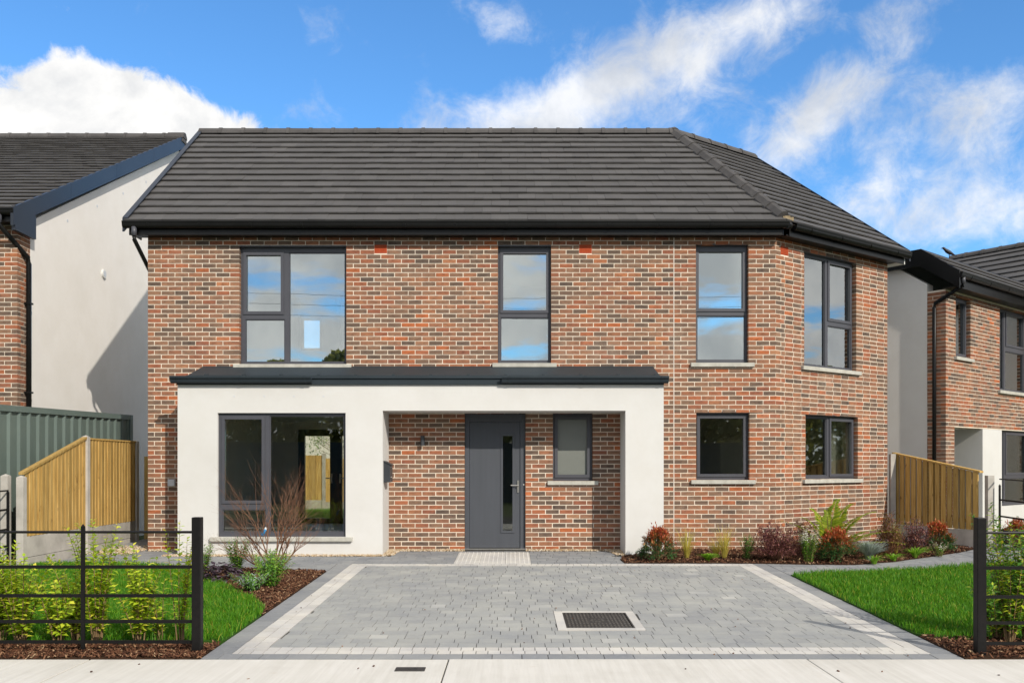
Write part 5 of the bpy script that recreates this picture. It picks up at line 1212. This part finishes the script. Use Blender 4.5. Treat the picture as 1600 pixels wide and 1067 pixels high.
stems_plant('white_flower', gp_(1466, 870), 'low green plant with small white flowers under red nandina', 'flower', 18, .24, .13, None, 'bright', 'green', (.032, .018), .014, tipmat='flower_w', bare=.04)
stems_plant('white_flower', gp_(1430, 862), 'tall thin white flower spikes before the right fence', 'flower', 8, .66, .12, None, 'purple', None, (.02, .01), .02, tipmat='flower_w', bare=.3)
stems_plant('violet_flower', gp_(1411, 866), 'small violet flower between two purple shrubs', 'flower', 9, .36, .12, None, 'grey', 'green', (.022, .012), .018, tipmat='flower_p', bare=.2)
tuft('lavender', 1357, 876, 'silver grey lavender mound right of the red nandina', 900, .36, .28, 'grey', .005, 'lavender', bend=.35)
tuft('daylily', 1366, 882, 'bright green strappy tuft in front of the silver lavender', 90, .22, .20, 'bright', .009, 'daylily', 'bright green daylilies', .8)
tuft('daylily', 1396, 877, 'bright green strappy tuft right of the lavender', 80, .20, .24, 'bright', .009, 'daylily', 'bright green daylilies', .9)
tuft('daylily', 1430, 872, 'larger bright green strappy tuft in front of purple shrub', 110, .28, .28, 'bright', .010, 'daylily', 'bright green daylilies', .8)
# fern
b = gp_(1299, 871); b.y += .12; fn = thing('fern', b, 'tall yellow green fern fronds against the angled brick wall', 'fern'); fl_ = Leaves(); sm = MB()
for i, (a, ln, el) in enumerate([(2.9, .74, 1.05), (2.3, .72, 1.25), (3.3, .60, .9), (1.5, .80, 1.38), (1.9, .85, 1.32), (.9, .95, 1.28), (1.2, 1.0, 1.38), (.5, .9, 1.1), (.15, .82, .72), (-.15, .74, .55), (.35, .7, .85), (3.6, .55, .7), (-.7, .55, .8), (4.4, .6, 1.0), (5.2, .55, .9), (2.7, .55, 1.3), (1.0, .7, 1.2)]):
    dv = Vector((math.cos(a), math.sin(a) * .55 - .12, 0)); pts = []
    for k in range(15):
        q = k / 14; pts.append(b + dv * ln * 1.28 * (math.cos(el) * q + .30 * q * q) + Vector((0, 0, 1.28 * ln * (math.sin(el) * q - .30 * q ** 2.6))))
    sm.tube(pts, [.005 * (1 - .8 * k / 14) for k in range(15)], 4)
    for k in range(1, 56):
        q = .12 + .88 * k / 56; f = q * 14; j = min(13, int(f)); p = pts[j].lerp(pts[j + 1], f - j); ax = (pts[j + 1] - pts[j]).normalized(); sd = ax.cross(Vector((0, 0, 1)))
        sd = sd.normalized() if sd.length > .01 else Vector((1, 0, 0)); wl = .17 * math.sin(min(1, q * 1.15 + .12) * math.pi * .93) ** .8 * ln
        for s_ in (-1, 1): fl_.add(p, sd * s_ + ax * .45 + rv(.06), wl * 1.15, .030, sd.cross(ax) + rv(.15), .08)
sm.build('stem', 'stem', fn); fl_.build('frond', 'fern', fn)
# left bed
stems_plant('green_shrub', gp_(369, 893), 'green narrow leaved shrub left of the bare shrub, below the window', 'shrub', 26, .46, .20, None, 'green', 'bright', (.062, .019), .011, group='narrow leaved green shrubs', bare=.03)
stems_plant('green_shrub', gp_(424, 918), 'dense green narrow leaved shrub at the foot of the bare shrub', 'shrub', 48, .46, .28, None, 'green', 'bright', (.062, .018), .010, group='narrow leaved green shrubs', bare=.03)
stems_plant('green_shrub', gp_(319, 893), 'green narrow leaved shrub just right of the thick railing post', 'shrub', 20, .42, .16, None, 'green', 'bright', (.06, .018), .012, group='narrow leaved green shrubs', bare=.03)
stems_plant('green_shrub', gp_(394, 925), 'low sprawling grey green shrub in the left bed front', 'shrub', 32, .24, .27, None, 'green', 'grey', (.055, .017), .012, group='narrow leaved green shrubs', bare=.1)
hb_ = gp_(347, 909); hu = thing('heuchera', hb_, 'dark purple heuchera with crinkled leaves by the left lawn edge', 'heuchera'); hl = Leaves()
for i in range(300):
    a = rnd.uniform(0, 6.28); q = rnd.random() ** .5; p = hb_ + Vector((math.cos(a) * q * .29, math.sin(a) * q * .25, .03 + .19 * (1 - q * q) * rnd.uniform(.6, 1.1)))
    hl.add(p, Vector((math.cos(a), math.sin(a), rnd.uniform(-.3, .5))) + rv(.3), rnd.uniform(.05, .085), rnd.uniform(.05, .08), curl=rnd.uniform(-.2, .4))
hl.build('foliage', 'heuchera', hu)
# bare branched shrub with tags
tb_ = gp_(428, 901); bt = thing('bare_shrub', tb_, 'leafless reddish shrub with many thin twigs before the window', 'shrub')
tw = MB(); MBt = MB(); tips = []
def branch(p, d, ln, r, lvl):
    n = 5; pts = [p]; dd = d.normalized()
    for k in range(n):
        dd = (dd + rv(.055) + Vector((0, 0, .035))).normalized(); pts.append(pts[-1] + dd * ln / n)
    (MBt if lvl == 0 else tw).tube(pts, [r * (1 - .62 * k / n) for k in range(n + 1)], 6 if lvl < 2 else 4)
    if lvl < 3:
        for k in range({0: 8, 1: 5, 2: 2}[lvl]):
            i = rnd.randint(1 if lvl else 2, n); a = rv(1); a -= dd * a.dot(dd); a.normalize()
            branch(pts[i], dd + a * rnd.uniform(.35, .75) + Vector((0, 0, .12)), ln * rnd.uniform(.45, .78), r * (1 - .62 * i / n) * .72, lvl + 1)
for dx, dy, dz_, ln in ((.03, 0, 1, .62), (-.55, .05, .75, .55), (-.30, -.1, .9, .62), (.35, .1, .85, .55), (.12, .2, .95, .6), (-.8, 0, .5, .5), (.6, -.1, .65, .42)):
    branch(tb_ + Vector((0, 0, .02)), Vector((dx * 1.15, dy, dz_)), ln * 1.22, .013, 0)
MBt.build('trunk', 'twig', bt); tw.build('twig', 'twig', bt)
tg = thing('plant_tag', tb_ + Vector((-.1, -.1, .5)), 'blue and white plant tag hanging in the bare shrub', 'tag'); c = P(413, 830, tb_.y - .12)
Tg = Matrix.Translation(c) @ Matrix.Rotation(R(28), 4, 'Y')
MB().obox(Tg, -.016, 0, -.055, .016, .004, .03).build('blue_tag', 'blue_tag', tg); MB().obox(Tg, -.016, 0, .0302, .016, .004, .058).build('white_tag', 'white_tag', tg)
# neighbour's front garden at the right edge, tree behind the house
nandina(1590, 858, 'red shrub in the right neighbour garden, behind the laurel hedge', .40, .35)
stems_plant('green_shrub', gp_(1612, 846), 'green shrub in the right neighbour garden by the window', 'shrub', 20, .5, .3, None, 'laurel', None, (.06, .026), .018)
gtree = thing('garden_tree', (-6.35, 18.4, -.1), 'small leafy tree beyond the back garden fence', 'tree'); tl = Leaves(); tm = MB(); o = Vector((-6.35, 18.4, -.1)); tm.tube([o, o + Vector((.05, 0, 1.4)), o + Vector((0, .1, 3.2))], [.06, .05, .02], 8)
for i in range(60):
    a = rnd.uniform(0, 6.28); z = rnd.uniform(.9, 3.6); rr = .95 * (1 - abs(z - 2.2) / 2.2); e = o + Vector((math.cos(a) * rr, math.sin(a) * rr, z)); tm.tube([o + Vector((0, 0, z * .8)), e], [.012, .004], 4)
    for k in range(36): tl.add(e + rv(.16), rv(1) + Vector((0, 0, .2)), rnd.uniform(.06, .1), rnd.uniform(.04, .06))
tm.build('trunk', 'stem', gtree); tl.build('crown', 'laurel', gtree)
# far side of the street, mirrored in the panes: a belt of trees and overhead cables
V = []; Fc = []
for tx, ty, hh, rr in [(-31, -46, 9.5, 4), (-25, -44, 10.6, 4), (-20, -47, 9.6, 3.6), (-15.5, -45, 8.2, 3.2), (-11, -44, 8.8, 3.4), (-6.5, -47, 6.0, 3), (-1, -45, 5.4, 3), (4, -46, 6.6, 3.2), (9, -45, 7.2, 3.4), (14, -46, 6.2, 3), (19, -44, 7.4, 3.6), (25, -46, 8.6, 4), (40, -22, 6.5, 4), (43, -14, 7.5, 4), (41, -6, 6.2, 4), (44, 2, 7.0, 4), (42, 10, 6.4, 4)]:
    for i in range(2600):
        a = rnd.uniform(0, 6.28); q = rnd.random() ** .4; z = rnd.uniform(-.4, hh); w = rr * (1 - max(0, (z / hh - .45) / .6) ** 2) ; c = Vector((tx + math.cos(a) * q * w, ty + math.sin(a) * q * w, z)); u = rv(1).normalized() * rnd.uniform(.18, .36); v = u.orthogonal().normalized() * rnd.uniform(.14, .28); k = len(V)
        V += [c - u, c + v, c + u, c - v]; Fc.append((k, k + 1, k + 2, k + 3))
bulk('treeline', [tuple(v) for v in V], Fc, 'far_leaf')
hr = MB(); hr.box(-40, -33.2, -.6, 40, -33, 2.6); tag(hr.build('boundary_wall', 'hoarding'), 'long grey green steel hoarding across the street, mirrored in the panes', 'hoarding')
ow = thing('overhead_cable', (0, -28, 9), 'thin overhead cables across the street, mirrored in upper panes', 'cable')
for k in range(3):
    m = MB(); m.tube([(x, -28 - k * .3, 8.3 + k * .55 + .0012 * (x + 6) ** 2 - .02 * x) for x in range(-40, 41, 4)], .008, 5); m.build('cable', 'railing', ow)
# bird on the neighbour's roof
bx = CN + e2 * .1 + i2 * .5; bd0 = P(1484, 403, 3.0); d_ = None
pt = top + e2 * ((lambda k: ((D + top.y) * k - top.x) / (c2 - k * s2))((1484 - CX) / F)); bz = pt + Vector((0, 0, .03)); br = thing('bird', bz, 'black crow standing on the right neighbour roof edge', 'bird')
m = MB(); o = bz + Vector((0, .02, 0)); f = Vector((-1, 0, 0))
body = [(.16, .035, .004), (.10, .055, .014), (.05, .08, .028), (0, .105, .040), (-.05, .135, .040), (-.085, .165, .028), (-.105, .185, .026), (-.125, .195, .024), (-.142, .195, .012), (-.155, .190, .007), (-.178, .183, .001)]
m.tube([o + Vector((x, 0, z + .02)) for x, z, r_ in body], [r_ for x, z, r_ in body], 10)
m.build('body', 'crow', br, smooth=True); lg = MB()
for s_ in (-.014, .014):
    lg.tube([o + Vector((.0, s_, .095)), o + Vector((.005, s_, .0))], .005, 5); lg.tube([o + Vector((.02, s_, .002)), o + Vector((-.03, s_, .002))], .004, 5)
lg.build('legs', 'crow', br)
